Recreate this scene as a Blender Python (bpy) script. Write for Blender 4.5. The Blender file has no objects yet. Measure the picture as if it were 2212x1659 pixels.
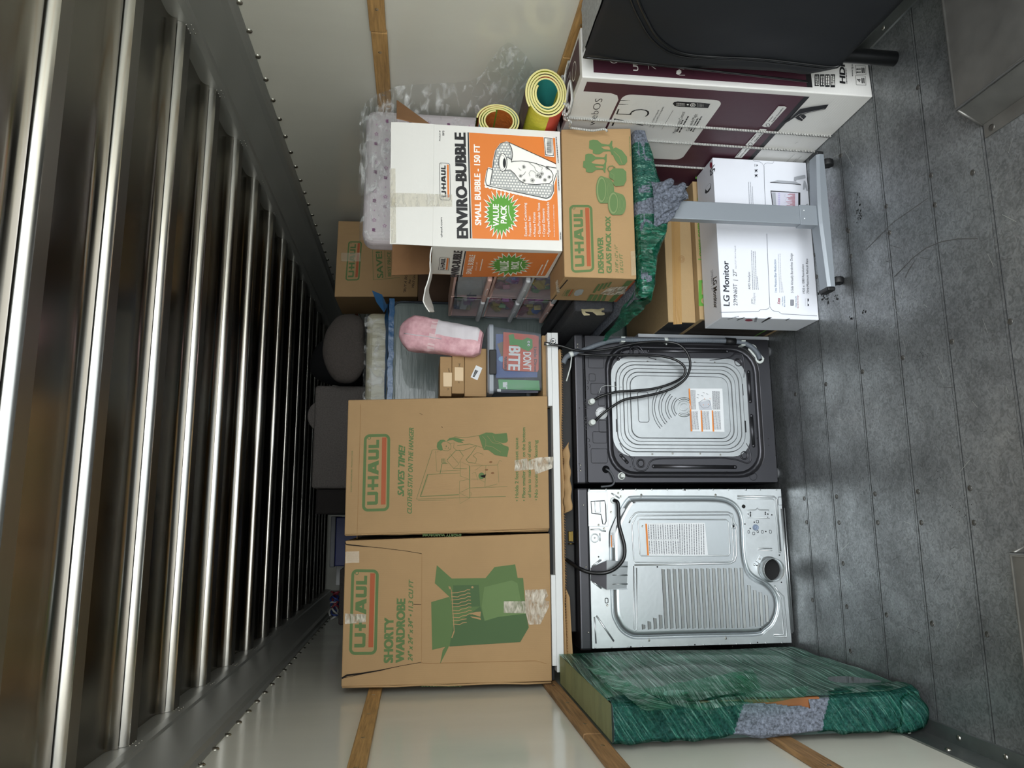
import bpy, bmesh, math, random
from mathutils import Vector as V, Matrix
from mathutils.geometry import tessellate_polygon
random.seed(7)
S = bpy.context.scene
COL = S.collection
PI = math.pi

# ---------------------------------------------------------------- camera
EYE = 1.70
FPX = 1608.5
RR = ((0.98411106, 0.01526387, 0.1768967), (0.00718559, 0.99205792, -0.12557647), (-0.17740856, 0.1248523, 0.97618549))
def w_(r): return V((r[0], -r[2], r[1]))
cx_, cy_, cz_ = w_(RR[0]), w_(RR[1]), w_(RR[2])
cam = bpy.data.cameras.new('camera')
co = bpy.data.objects.new('camera', cam); COL.objects.link(co)
cam.sensor_width = 36; cam.sensor_fit = 'HORIZONTAL'; cam.lens = 36 * FPX / 2212
cam.clip_start = 0.05; cam.clip_end = 200
bx, by, bz = -cy_, cx_, cz_
m = Matrix(((bx.x, by.x, bz.x, 0), (bx.y, by.y, bz.y, 0), (bx.z, by.z, bz.z, EYE), (0, 0, 0, 1)))
co.matrix_world = m
S.camera = co

# ---------------------------------------------------------------- daylight through the open rear of the truck
wd = bpy.data.worlds.new('sky'); S.world = wd; wd.use_nodes = True
nt = wd.node_tree; nt.nodes.clear()
o_ = nt.nodes.new('ShaderNodeOutputWorld'); b_ = nt.nodes.new('ShaderNodeBackground')
tc = nt.nodes.new('ShaderNodeTexCoord'); sp = nt.nodes.new('ShaderNodeSeparateXYZ'); cr = nt.nodes.new('ShaderNodeValToRGB')
nt.links.new(tc.outputs['Generated'], sp.inputs[0]); nt.links.new(sp.outputs['Z'], cr.inputs[0])
e = cr.color_ramp.elements
e[0].position = 0.0; e[0].color = (0.62, 0.66, 0.68, 1)
e[1].position = 1.0; e[1].color = (0.90, 0.95, 1.0, 1)
e2 = cr.color_ramp.elements.new(0.12); e2.color = (0.92, 0.95, 0.96, 1)
nt.links.new(cr.outputs[0], b_.inputs[0]); b_.inputs[1].default_value = 1.25
nt.links.new(b_.outputs[0], o_.inputs[0])
S.view_settings.view_transform = 'Standard'; S.view_settings.look = 'None'
S.view_settings.gamma = 1; S.view_settings.use_curve_mapping = False
S.view_settings.exposure = 2.85
REAR = -0.4
pl = bpy.data.lights.new('rear_opening_portal', 'AREA'); pl.shape = 'RECTANGLE'; pl.size = 2.5; pl.size_y = 2.55
pl.cycles.is_portal = True
po = bpy.data.objects.new('rear_opening_portal', pl); COL.objects.link(po)
po.location = (0.545, REAR - .01, 1.29); po.rotation_euler = (PI / 2, 0, 0)

# ---------------------------------------------------------------- pixel -> place helpers (photo pixels, 2212 x 1659)
def ray(x, y):
    c = ((829.5 - y) / FPX, (1106 - x) / FPX, -1.0)
    return cx_ * c[0] + cy_ * c[1] + cz_ * c[2]
def at(x, y, Y=None, z=None, X=None):
    r = ray(x, y)
    t = Y / r.y if Y is not None else ((z - EYE) / r.z if z is not None else X / r.x)
    return V((0, 0, EYE)) + r * t
class Face:
    """a flat side of a thing: origin, right, up and outward normal"""
    def __init__(s, o, u, v):
        s.o = V(o); s.u = V(u).normalized(); s.v = V(v).normalized(); s.n = s.u.cross(s.v).normalized()
        s.ox = s.oy = 0.0; s.sc = 1.0
    def crop(s, ox, oy, sc): s.ox, s.oy, s.sc = ox, oy, sc; return s
    def uv(s, x, y):
        r = ray(s.ox + x / s.sc, s.oy + y / s.sc); e = V((0, 0, EYE))
        t = (s.o - e).dot(s.n) / r.dot(s.n); p = e + r * t - s.o
        return (p.dot(s.u), p.dot(s.v))
    def P(s, a, b, d=0.0): return s.o + s.u * a + s.v * b + s.n * d

# ---------------------------------------------------------------- materials
def lin(c):
    if isinstance(c, str): c = tuple(int(c[i:i + 2], 16) / 255 for i in (0, 2, 4))
    return tuple((x / 12.92 if x <= .04045 else ((x + .055) / 1.055) ** 2.4) for x in c) + (1,)
MATS = {}
def mat(name, col, rough=.6, metal=0.0, bump=None, var=None, stretch=(1, 1, 1), spec=.5, coat=0, trans=0, alpha=1, sheen=0, wave=None, rvar=0, aniso=0):
    """bump=(scale,strength)  var=(scale, amount, second colour or None)"""
    if name in MATS: return MATS[name]
    m = bpy.data.materials.new(name); m.use_nodes = True; MATS[name] = m
    t = m.node_tree; L = t.links; N = t.nodes; b = N['Principled BSDF']
    b.inputs['Base Color'].default_value = lin(col)
    b.inputs['Roughness'].default_value = rough; b.inputs['Metallic'].default_value = metal
    b.inputs['Specular IOR Level'].default_value = spec; b.inputs['Coat Weight'].default_value = coat
    b.inputs['Transmission Weight'].default_value = trans; b.inputs['Alpha'].default_value = alpha
    b.inputs['Sheen Weight'].default_value = sheen; b.inputs['Anisotropic'].default_value = aniso
    if bump or var or wave:
        tx = N.new('ShaderNodeTexCoord'); mp = N.new('ShaderNodeMapping'); mp.inputs['Scale'].default_value = stretch
        L.new(tx.outputs['Object'], mp.inputs[0])
    if var:
        n = N.new('ShaderNodeTexNoise'); n.inputs['Scale'].default_value = var[0]; n.inputs['Detail'].default_value = 6; n.inputs['Roughness'].default_value = .6
        L.new(mp.outputs[0], n.inputs[0])
        r = N.new('ShaderNodeValToRGB'); r.color_ramp.elements[0].position = .3; r.color_ramp.elements[1].position = .7
        c = lin(col); c2 = lin(var[2]) if len(var) > 2 else c; k = var[1]
        r.color_ramp.elements[0].color = tuple(x * (1 - k) for x in c[:3]) + (1,)
        r.color_ramp.elements[1].color = tuple(min(1, x * (1 + k)) for x in c2[:3]) + (1,)
        L.new(n.outputs[0], r.inputs[0]); L.new(r.outputs[0], b.inputs['Base Color'])
        if rvar:
            q = N.new('ShaderNodeMapRange'); q.inputs[3].default_value = rough - rvar; q.inputs[4].default_value = rough + rvar
            q.inputs[1].default_value = .3; q.inputs[2].default_value = .7
            L.new(n.outputs[0], q.inputs[0]); L.new(q.outputs[0], b.inputs['Roughness'])
    src = None
    if bump:
        n2 = N.new('ShaderNodeTexNoise'); n2.inputs['Scale'].default_value = bump[0]; n2.inputs['Detail'].default_value = 5
        L.new(mp.outputs[0], n2.inputs[0]); src = n2.outputs[0]; st = bump[1]
    if wave:
        wv = N.new('ShaderNodeTexWave'); wv.inputs['Scale'].default_value = wave[0]; wv.bands_direction = wave[2]; wv.inputs['Distortion'].default_value = .6
        L.new(tx.outputs['Object'], wv.inputs[0])
        if src:
            mx = N.new('ShaderNodeMath'); mx.operation = 'ADD'; L.new(src, mx.inputs[0]); L.new(wv.outputs[0], mx.inputs[1]); src = mx.outputs[0]
        else: src = wv.outputs[0]
        st = wave[1]
    if src:
        bp = N.new('ShaderNodeBump'); bp.inputs['Strength'].default_value = st; bp.inputs['Distance'].default_value = .01
        L.new(src, bp.inputs['Height']); L.new(bp.outputs[0], b.inputs['Normal'])
    return m
def film(name, col, opac, gloss, scale, stretch, bumps=.6, lo=.42, hi=.62, rough=.18, rot=(0, 0, 0), glint=None):
    """thin wrinkled plastic film: partly clear, with glossy creases"""
    if name in MATS: return MATS[name]
    m = bpy.data.materials.new(name); m.use_nodes = True; MATS[name] = m
    t = m.node_tree; L = t.links; N = t.nodes; N.clear()
    out = N.new('ShaderNodeOutputMaterial'); tx = N.new('ShaderNodeTexCoord'); mp = N.new('ShaderNodeMapping')
    mp.inputs['Scale'].default_value = stretch
    m0 = N.new('ShaderNodeMapping'); m0.inputs['Rotation'].default_value = rot; L.new(tx.outputs['Object'], m0.inputs[0]); L.new(m0.outputs[0], mp.inputs[0])
    n = N.new('ShaderNodeTexNoise'); n.inputs['Scale'].default_value = scale; n.inputs['Detail'].default_value = 7; n.inputs['Distortion'].default_value = .7
    L.new(mp.outputs[0], n.inputs[0])
    r = N.new('ShaderNodeMapRange'); r.inputs[1].default_value = lo; r.inputs[2].default_value = hi
    r.inputs[3].default_value = opac[0]; r.inputs[4].default_value = opac[1]
    L.new(n.outputs[0], r.inputs[0])
    bp = N.new('ShaderNodeBump'); bp.inputs['Strength'].default_value = bumps; bp.inputs['Distance'].default_value = .02
    L.new(n.outputs[0], bp.inputs['Height'])
    tr = N.new('ShaderNodeBsdfTransparent'); tr.inputs[0].default_value = lin(gloss)
    pb = N.new('ShaderNodeBsdfPrincipled'); pb.inputs['Base Color'].default_value = lin(col); pb.inputs['Roughness'].default_value = rough
    pb.inputs['Specular IOR Level'].default_value = .8
    L.new(bp.outputs[0], pb.inputs['Normal'])
    if glint:  # pale streaks painted into the film colour as glints of reflected light
        n2 = N.new('ShaderNodeTexNoise'); n2.inputs['Scale'].default_value = scale * 2.3; n2.inputs['Detail'].default_value = 4; L.new(mp.outputs[0], n2.inputs[0])
        cr_ = N.new('ShaderNodeValToRGB'); cr_.color_ramp.elements[0].position = .50; cr_.color_ramp.elements[0].color = lin(col); cr_.color_ramp.elements[1].position = .68; cr_.color_ramp.elements[1].color = lin(glint)
        L.new(n2.outputs[0], cr_.inputs[0]); L.new(cr_.outputs[0], pb.inputs['Base Color'])
    mx = N.new('ShaderNodeMixShader'); L.new(r.outputs[0], mx.inputs[0]); L.new(tr.outputs[0], mx.inputs[1]); L.new(pb.outputs[0], mx.inputs[2])
    L.new(mx.outputs[0], out.inputs[0])
    return m

# ---------------------------------------------------------------- mesh builder
class MB:
    def __init__(s): s.v = []; s.f = []; s.m = []; s.s = []; s.ml = []
    def mi(s, m):
        if m not in s.ml: s.ml.append(m)
        return s.ml.index(m)
    def add(s, vs, fs, m, smooth=False):
        b = len(s.v); s.v += [tuple(p) for p in vs]; i = s.mi(m)
        for f in fs: s.f.append([b + k for k in f]); s.m.append(i); s.s.append(smooth)
        return s
    def bm(s, bm, m, smooth=False):
        bm.verts.index_update()
        return s.add([v.co for v in bm.verts], [[v.index for v in f.verts] for f in bm.faces], m, smooth)
    def box(s, x0, x1, y0, y1, z0, z1, m, bev=0.0, seg=2, M=None):
        bm = bmesh.new(); bmesh.ops.create_cube(bm, size=1)
        for v in bm.verts: v.co = V(((x0 + x1) / 2 + v.co.x * (x1 - x0), (y0 + y1) / 2 + v.co.y * (y1 - y0), (z0 + z1) / 2 + v.co.z * (z1 - z0)))
        if bev: bmesh.ops.bevel(bm, geom=bm.edges[:], offset=bev, segments=seg, profile=.5, affect='EDGES')
        if M is not None: bmesh.ops.transform(bm, matrix=M, verts=bm.verts)
        s.bm(bm, m, False); bm.free(); return s
    def tube(s, pts, r, m, n=10, closed=False, smooth=True, flat=1.0, up=None, rs=None):
        pts = [V(p) for p in pts]; N = len(pts); rings = []; nrm = None
        for i, p in enumerate(pts):
            a = pts[(i - 1) % N] if (closed or i > 0) else p; b = pts[(i + 1) % N] if (closed or i < N - 1) else p
            t = (b - a).normalized()
            if nrm is None:
                g = V(up) if up else (V((0, 0, 1)) if abs(t.z) < .9 else V((1, 0, 0)))
                nrm = (g - t * g.dot(t)).normalized()
            else:
                nrm = (nrm - t * nrm.dot(t)); nrm = nrm.normalized() if nrm.length > 1e-6 else V((0, 0, 1))
            if up: g = V(up); nrm = (g - t * g.dot(t)).normalized()
            bn = t.cross(nrm); rr = rs[i] if rs else r
            rings.append([p + (nrm * math.sin(k * 2 * PI / n) * flat + bn * math.cos(k * 2 * PI / n)) * rr for k in range(n)])
        vs = [q for R_ in rings for q in R_]; fs = []
        for i in range(N if closed else N - 1):
            j = (i + 1) % N
            for k in range(n): fs.append([i * n + k, i * n + (k + 1) % n, j * n + (k + 1) % n, j * n + k])
        if not closed: fs.append(list(range(n))[::-1]); fs.append([(N - 1) * n + k for k in range(n)])
        return s.add(vs, fs, m, smooth)
    def lathe(s, o, ax, prof, m, n=20, smooth=True):
        ax = V(ax).normalized(); g = V((0, 0, 1)) if abs(ax.z) < .9 else V((1, 0, 0)); a = (g - ax * g.dot(ax)).normalized(); b = ax.cross(a)
        vs = [V(o) + ax * h + (a * math.cos(2 * PI * k / n) + b * math.sin(2 * PI * k / n)) * r for r, h in prof for k in range(n)]
        fs = [[i * n + k, i * n + (k + 1) % n, (i + 1) * n + (k + 1) % n, (i + 1) * n + k] for i in range(len(prof) - 1) for k in range(n)]
        return s.add(vs, fs, m, smooth)
    def loft(s, loops, m, cap=True, smooth=False, cap0=False):
        n = len(loops[0]); vs = [p for l in loops for p in l]
        fs = [[i * n + k, i * n + (k + 1) % n, (i + 1) * n + (k + 1) % n, (i + 1) * n + k] for i in range(len(loops) - 1) for k in range(n)]
        s.add(vs, fs, m, smooth)
        if cap == 'tri': s.add(loops[-1], [list(t) for t in tessellate_polygon([[V(p) for p in loops[-1]]])], m)
        elif cap: s.add(loops[-1], [list(range(n))], m)
        if cap0: s.add(loops[0], [list(range(n))[::-1]], m)
        return s
    def grid(s, fn, nu, nv, m, smooth=True):
        vs = [fn(i / nu, j / nv) for i in range(nu + 1) for j in range(nv + 1)]
        fs = [[i * (nv + 1) + j, (i + 1) * (nv + 1) + j, (i + 1) * (nv + 1) + j + 1, i * (nv + 1) + j + 1] for i in range(nu) for j in range(nv)]
        if callable(m):
            g = {}
            for k, f in enumerate(fs):
                q = m((k // nv + .5) / nu, (k % nv + .5) / nv)
                if q is not None: g.setdefault(q, []).append(f)
            b = len(s.v); s.v += [tuple(p) for p in vs]
            for q, ff in g.items():
                i = s.mi(q)
                for f in ff: s.f.append([b + k for k in f]); s.m.append(i); s.s.append(smooth)
            return s
        return s.add(vs, fs, m, smooth)
    def prism(s, face, pts, d0, d1, m):
        a = [face.P(p[0], p[1], d0) for p in pts]; b = [face.P(p[0], p[1], d1) for p in pts]; n = len(pts)
        return s.add(a + b, [list(range(n, 2 * n)), list(range(n))[::-1]] + [[i, (i + 1) % n, n + (i + 1) % n, n + i] for i in range(n)], m)
    def build(s, name, parent=None, loc=None, sub=0, disp=None, solid=0, wn=False):
        me = bpy.data.meshes.new(name)
        o = V(loc) if loc is not None else None
        if o is None and parent is None and s.v:
            xs = [min(p[i] for p in s.v) for i in range(3)]; xl = [max(p[i] for p in s.v) for i in range(3)]
            o = V(((xs[0] + xl[0]) / 2, (xs[1] + xl[1]) / 2, xs[2]))
        if o is None: o = wloc(parent)
        me.from_pydata([V(p) - o for p in s.v], [], s.f)
        for m in s.ml: me.materials.append(m)
        me.polygons.foreach_set('material_index', s.m); me.polygons.foreach_set('use_smooth', s.s)
        me.update()
        ob = bpy.data.objects.new(name, me); COL.objects.link(ob); ob.location = o
        if parent is not None: ob.parent = parent; ob.location = o - wloc(parent)
        if solid: q = ob.modifiers.new('t', 'SOLIDIFY'); q.thickness = solid
        if sub: q = ob.modifiers.new('s', 'SUBSURF'); q.levels = sub; q.render_levels = sub
        if disp:
            tx = bpy.data.textures.new(name, 'CLOUDS'); tx.noise_scale = disp[0]
            q = ob.modifiers.new('d', 'DISPLACE'); q.texture = tx; q.strength = disp[1]; q.mid_level = .5; q.texture_coords = 'GLOBAL' if len(disp) > 2 else 'LOCAL'
        return ob
def wloc(o):
    p = V((0, 0, 0))
    while o is not None: p = p + V(o.location); o = o.parent
    return p
def tag(o, label, cat, group=None, kind=None):
    if label: o['label'] = label
    if cat: o['category'] = cat
    if group: o['group'] = group
    if kind: o['kind'] = kind
    return o
def thing(name, label, cat, loc, group=None):
    o = bpy.data.objects.new(name, None); COL.objects.link(o); o.location = loc; o.empty_display_size = .1
    return tag(o, label, cat, group)
def struct(mb, name, parent=None):
    o = mb.build(name, parent)
    if parent is None: o['kind'] = 'structure'
    return o

# ---------------------------------------------------------------- printing on a face (all in the mesh of the printed side)
def rr(cx, cy, w, h, r, n=6):
    pts = []
    for (sx, sy, a0) in ((1, 1, 0), (-1, 1, 90), (-1, -1, 180), (1, -1, 270)):
        for k in range(n + 1):
            a = math.radians(a0 + 90 * k / n); pts.append((cx + sx * (w / 2 - r) + r * math.cos(a), cy + sy * (h / 2 - r) + r * math.sin(a)))
    return pts
TX = {}
def glyphs(txt, bold, ital):
    k = (txt, bold, ital)
    if k not in TX:
        cu = bpy.data.curves.new('t', 'FONT'); cu.body = txt; cu.size = 1; cu.offset = bold; cu.shear = ital; cu.resolution_u = 3; cu.fill_mode = 'FRONT'
        ob = bpy.data.objects.new('t', cu); me = ob.to_mesh()
        vs = [(v.co.x, v.co.y) for v in me.vertices]; fs = [list(p.vertices) for p in me.polygons]
        ob.to_mesh_clear(); bpy.data.objects.remove(ob); bpy.data.curves.remove(cu)
        par = list(range(len(vs)))
        def root(i):
            while par[i] != i: i = par[i]
            return i
        for f in fs:
            for q in f[1:]: par[root(q)] = root(f[0])
        ids = {}; isl = [ids.setdefault(root(i), len(ids)) % 3 for i in range(len(vs))]
        TX[k] = ([(v[0], v[1], isl[i]) for i, v in enumerate(vs)], fs)
    return TX[k]
class Print:
    def __init__(s, mb, face, d=.0008): s.mb = mb; s.F = face; s.d = d; s.l = 0; s.k = 0
    def up(s): s.l += 1; return s
    def D(s): s.k += 1; return s.d + s.l * .0005 + s.k * 1.1e-5
    def poly(s, pts, m, uv=False):
        q = pts if uv else [s.F.uv(*p) for p in pts]
        a = sum(q[i][0] * q[(i + 1) % len(q)][1] - q[(i + 1) % len(q)][0] * q[i][1] for i in range(len(q)))
        if a < 0: q = q[::-1]
        d = s.D(); s.mb.add([s.F.P(a_, b_, d) for a_, b_ in q], [list(range(len(q)))], m); return s
    def line(s, pts, w, m, closed=False, uv=False):
        q = [V(p if uv else s.F.uv(*p)) for p in pts]; n = len(q); vs = []; fs = []; d = s.D()
        for i in range(n):
            a = q[(i - 1) % n] if (closed or i) else q[i]; b = q[(i + 1) % n] if (closed or i < n - 1) else q[i]
            t = b - a; t = t.normalized() if t.length > 1e-9 else V((1, 0))
            k = V((-t.y, t.x)) * w / 2
            vs += [s.F.P(q[i].x + k.x, q[i].y + k.y, d), s.F.P(q[i].x - k.x, q[i].y - k.y, d)]
        for i in range(n if closed else n - 1):
            j = (i + 1) % n; fs.append([2 * i, 2 * i + 1, 2 * j + 1, 2 * j])
        s.mb.add(vs, fs, m); return s
    def rect(s, x0, y0, x1, y1, m): return s.poly([(x0, y0), (x1, y0), (x1, y1), (x0, y1)], m)
    def disc(s, x, y, rx, ry, m, n=20): return s.poly([(x + rx * math.cos(2 * PI * k / n), y + ry * math.sin(2 * PI * k / n)) for k in range(n)], m)
    def circ(s, x, y, rx, ry, w, m, n=20, a0=0, a1=360):
        full = a1 - a0 >= 360
        pts = [(x + rx * math.cos(math.radians(a0 + (a1 - a0) * k / n)), y + ry * math.sin(math.radians(a0 + (a1 - a0) * k / n))) for k in range(n if full else n + 1)]
        return s.line(pts, w, m, closed=full)
    def text(s, txt, p0, p1, cap, m, bold=0.0, ital=0.0):
        """baseline from p0 to p1 (pixels of the crop), capital height `cap` towards -x of the photo (negative: upside down)"""
        sh = max(0, bold - .004) * .8
        if sh > 0:
            for dx, dy in ((-sh, -sh * .5), (sh, -sh * .5), (sh, sh * .5), (-sh, sh * .5)): s._text(txt, p0, p1, cap, m, 0.0, ital, dx, dy)
        return s._text(txt, p0, p1, cap, m, min(bold, 0.0), ital)
    def _text(s, txt, p0, p1, cap, m, bold, ital, dx=0, dy=0):
        vs, fs = glyphs(txt, bold, ital)
        if not vs: return s
        x0 = min(v[0] for v in vs); x1 = max(v[0] for v in vs)
        a = V(s.F.uv(*p0)); b = V(s.F.uv(*p1)); c = V(s.F.uv(p0[0] - cap, p0[1]))
        ex = b - a; ey = c - a; ey = ey - ex * (ey.dot(ex) / ex.dot(ex)); q = []; d = s.D()
        for x, y, w in vs:
            k = a + ex * ((x - x0 + dx) / (x1 - x0)) + ey * ((y + dy) / .70); q.append(s.F.P(k.x, k.y, d + w * 4e-5))
        flip = ex.x * ey.y - ex.y * ey.x < 0
        s.mb.add(q, [f[::-1] for f in fs] if flip else fs, m); return s
    def small(s, p0, p1, cap, m, dens=.8, seed=1):
        """a line of print too small to read: short strokes"""
        rnd = random.Random(seed * 977 + int(p0[0] * 7 + p0[1] * 3)); a = V(s.F.uv(*p0)); b = V(s.F.uv(*p1)); c = V(s.F.uv(p0[0] - cap, p0[1]))
        L = (b - a).length; h = (c - a).length; t = 0; ex = (b - a) / L; ey = V((-ex.y, ex.x)) * h; d = s.D()
        while t < L:
            w = h * rnd.uniform(.8, 3.4); e_ = min(L, t + w)
            p = a + ex * t; q = a + ex * e_
            s.mb.add([s.F.P(p.x, p.y, d), s.F.P(q.x, q.y, d), s.F.P(q.x + ey.x, q.y + ey.y, d), s.F.P(p.x + ey.x, p.y + ey.y, d)], [[0, 1, 2, 3]], m)
            t = e_ + h * .5
        return s
def logo(pr, c0, c1, c2, c3, green, orange, ground=None, thick=.035, wob=0):
    """the rental company's lettering in a rounded frame; c0 bottom-left, c1 bottom-right, c2 top-right, c3 top-left (crop pixels)"""
    F = pr.F; A, B, C, D_ = [V(F.uv(*c)) for c in (c0, c1, c2, c3)]
    def g(a, b): p = A * (1 - a) * (1 - b) + B * a * (1 - b) + C * a * b + D_ * (1 - a) * b; return (p.x, p.y)
    asp = (B - A).length / (D_ - A).length
    def rrp(x0, y0, x1, y1, r):
        w, h = (x1 - x0) * asp, (y1 - y0); return [g(p[0] / asp, p[1]) for p in rr((x0 + x1) / 2 * asp, (y0 + y1) / 2, w, h, r)]
    if ground: pr.poly(rrp(0, 0, 1, 1, .2), ground, uv=True); pr.up()
    w = (D_ - A).length * .105 if thick > .02 else (D_ - A).length * .04
    o = .052
    pr.line(rrp(o / asp, o, 1 - o / asp, 1 - o, .16), w, green, closed=True, uv=True)
    pr.poly([g(.085, .14), g(.955, .14), g(.955, .31), g(.085, .31)], orange, uv=True)
    x0, x1, y0, y1 = .085, .90, .42, .82
    def R(a, b, c, d): pr.poly([g(x0 + (x1 - x0) * a, y0 + (y1 - y0) * b), g(x0 + (x1 - x0) * c, y0 + (y1 - y0) * b), g(x0 + (x1 - x0) * c, y0 + (y1 - y0) * d), g(x0 + (x1 - x0) * a, y0 + (y1 - y0) * d)], green, uv=True)
    def PL(ps): pr.poly([g(x0 + (x1 - x0) * a, y0 + (y1 - y0) * b) for a, b in ps], green, uv=True)
    s_ = .052
    def U(a, b): R(a, .12, a + s_, 1); R(b - s_, .12, b, 1); PL([(a, .16), (a + .02, 0), (b - .02, 0), (b, .16), (b, .28), (a, .28)])
    U(0, .205)
    R(.235, .37, .45, .63); R(.275, 0, .275 + s_, 1); R(.40, 0, .40 + s_, 1)
    PL([(.47, 0), (.535, 0), (.585, .72), (.56, 1), (.53, 1)]); PL([(.70, 0), (.635, 0), (.575, .72), (.56, 1), (.64, 1)]); R(.535, .2, .63, .40)
    PL([(.53, 1), (.64, 1), (.61, .74), (.56, .74)])
    U(.715, .875)
    R(.90, 0, .90 + s_, 1); R(.90, 0, 1.03, .27)
    q = g(.955, .80); pr.line([(q[0] + .02 * (B - A).length * math.cos(k), q[1] + .02 * (B - A).length * math.sin(k)) for k in [i * PI / 4 for i in range(8)]], w * .25, green, closed=True, uv=True)
    return pr

# ================================================================ the truck box
XL, XR, ZC, YB = -.715, 1.81, 2.60, 7.7
wallm = mat('gelcoat_wall', 'cdccc0', .13, bump=(3, .10), var=(2.2, .05), stretch=(1, 1, .35), rvar=.06)
alu = mat('mill_aluminium', '8e8a82', .20, 1.0, bump=(2.5, .10), var=(3, .06), stretch=(.4, 1, 1), rvar=.04)
alub = mat('bow_aluminium', 'e0ded8', .22, 1.0, bump=(60, .03), stretch=(.05, 1, 1))
flg = mat('bow_flange', '8f8d88', .36, 1.0, bump=(60, .03), stretch=(.05, 1, 1))
cove = mat('painted_side_rail', '8b8c87', .42, .25, bump=(30, .03), stretch=(1, .05, 1))
wood = mat('rub_rail_wood', 'a07a48', .6, var=(9, .28, 'b08a55'), stretch=(6, .7, 14), bump=(40, .25))
wood2 = mat('worn_rub_rail_wood', '80603c', .65, var=(7, .35, '94714a'), stretch=(6, .7, 12), bump=(40, .3))
steel = mat('rivet_metal', 'aaa89f', .3, 1.0)
blackm = mat('black_rubber', '0c0d0f', .55)

def floor_mat():
    m = bpy.data.materials.new('galvanised_floor'); m.use_nodes = True
    t = m.node_tree; L = t.links; N = t.nodes; b = N['Principled BSDF']
    b.inputs['Metallic'].default_value = .62
    tx = N.new('ShaderNodeTexCoord')
    n1 = N.new('ShaderNodeTexNoise'); n1.inputs['Scale'].default_value = 3.2; n1.inputs['Detail'].default_value = 8; n1.inputs['Roughness'].default_value = .68; n1.inputs['Distortion'].default_value = .5
    n2 = N.new('ShaderNodeTexNoise'); n2.inputs['Scale'].default_value = 60; n2.inputs['Detail'].default_value = 5; n2.inputs['Distortion'].default_value = 1.6
    mu = N.new('ShaderNodeTexMusgrave') if hasattr(bpy.types, 'ShaderNodeTexMusgrave') else None
    for n in (n1, n2): L.new(tx.outputs['Object'], n.inputs[0])
    vo = N.new('ShaderNodeTexVoronoi'); vo.feature = 'DISTANCE_TO_EDGE'; vo.inputs['Scale'].default_value = 34
    wp = N.new('ShaderNodeVectorMath'); wp.operation = 'MULTIPLY_ADD'; wp.inputs[1].default_value = (.06, .06, .06)
    L.new(n2.outputs['Color'], wp.inputs[0]); L.new(tx.outputs['Object'], wp.inputs[2]); L.new(wp.outputs[0], vo.inputs[0])
    r1 = N.new('ShaderNodeValToRGB'); L.new(n1.outputs[0], r1.inputs[0])
    r1.color_ramp.elements[0].position = .3; r1.color_ramp.elements[0].color = lin('6a6d6e'); r1.color_ramp.elements[1].position = .72; r1.color_ramp.elements[1].color = lin('9da1a3')
    r2 = N.new('ShaderNodeValToRGB'); L.new(n2.outputs[0], r2.inputs[0])
    r2.color_ramp.elements[0].position = .34; r2.color_ramp.elements[0].color = (.55, .55, .55, 1); r2.color_ramp.elements[1].position = .62; r2.color_ramp.elements[1].color = (1.1, 1.1, 1.1, 1)
    mx = N.new('ShaderNodeMix'); mx.data_type = 'RGBA'; mx.blend_type = 'MULTIPLY'; mx.inputs[0].default_value = .8
    L.new(r1.outputs[0], mx.inputs[6]); L.new(r2.outputs[0], mx.inputs[7]); L.new(mx.outputs[2], b.inputs['Base Color'])
    q = N.new('ShaderNodeMapRange'); q.inputs[1].default_value = .3; q.inputs[2].default_value = .7; q.inputs[3].default_value = .42; q.inputs[4].default_value = .26
    L.new(n1.outputs[0], q.inputs[0]); L.new(q.outputs[0], b.inputs['Roughness'])
    ad = N.new('ShaderNodeMath'); ad.operation = 'MULTIPLY_ADD'; ad.inputs[1].default_value = .5
    L.new(n2.outputs[0], ad.inputs[0]); L.new(n1.outputs[0], ad.inputs[2])
    bp = N.new('ShaderNodeBump'); bp.inputs['Strength'].default_value = .14; bp.inputs['Distance'].default_value = .01
    L.new(ad.outputs[0], bp.inputs['Height']); L.new(bp.outputs[0], b.inputs['Normal'])
    return m
floorm = floor_mat()
seamm = mat('floor_seam', '26282a', .8)
outm = mat('yard_concrete', '8d8b86', .9, var=(2, .1))

# floor: steel planks laid across the truck, seams and countersunk screws
fb = MB(); seams = [3.62, 3.365, 3.115, 2.905, 2.638, 2.392, 2.147, 1.902, 1.655, 1.41, 1.16]
fb.box(XL - .05, XR + .05, REAR, YB, -.06, 0, floorm)
for y in seams + [3.62 + .25 * k for k in range(1, 17)]:
    fb.box(XL + .03, XR - .03, y - .0014, y + .0014, 0, .0006, seamm); fb.box(XL + .03, XR - .03, y + .011, y + .0118, 0, .0005, seamm)
scr = [(1983, 189), (1816, 336), (2011, 379), (2101, 373), (1830, 496), (1833, 500), (1914, 446), (1921, 503), (2019, 443), (1838, 554), (1759, 551), (1764, 598), (1863, 803), (1950, 773), (2056, 738), (2182, 695),
       (1784, 830), (1718, 852), (1737, 1077), (1807, 1073), (1890, 1067), (1983, 1062), (2095, 1055), (1742, 1128), (1812, 1129), (1896, 1129), (1990, 1129), (2104, 1129), (1821, 1217), (1755, 1296), (1829, 1310), (1915, 1328), (2013, 1347), (2132, 1370), (1837, 1406)]
sd = mat('floor_screw', '5e5c58', .4, .8)
for x, y in scr:
    p = at(x, y, z=0); fb.lathe(p, (0, 0, 1), [(.0095, .0), (.0095, .0012), (.0075, .0014), (.006, .0006), (.001, .0006)], sd, 12)
scf = mat('floor_scuff', '1d1d1c', .8); rs = random.Random(21)
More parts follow.
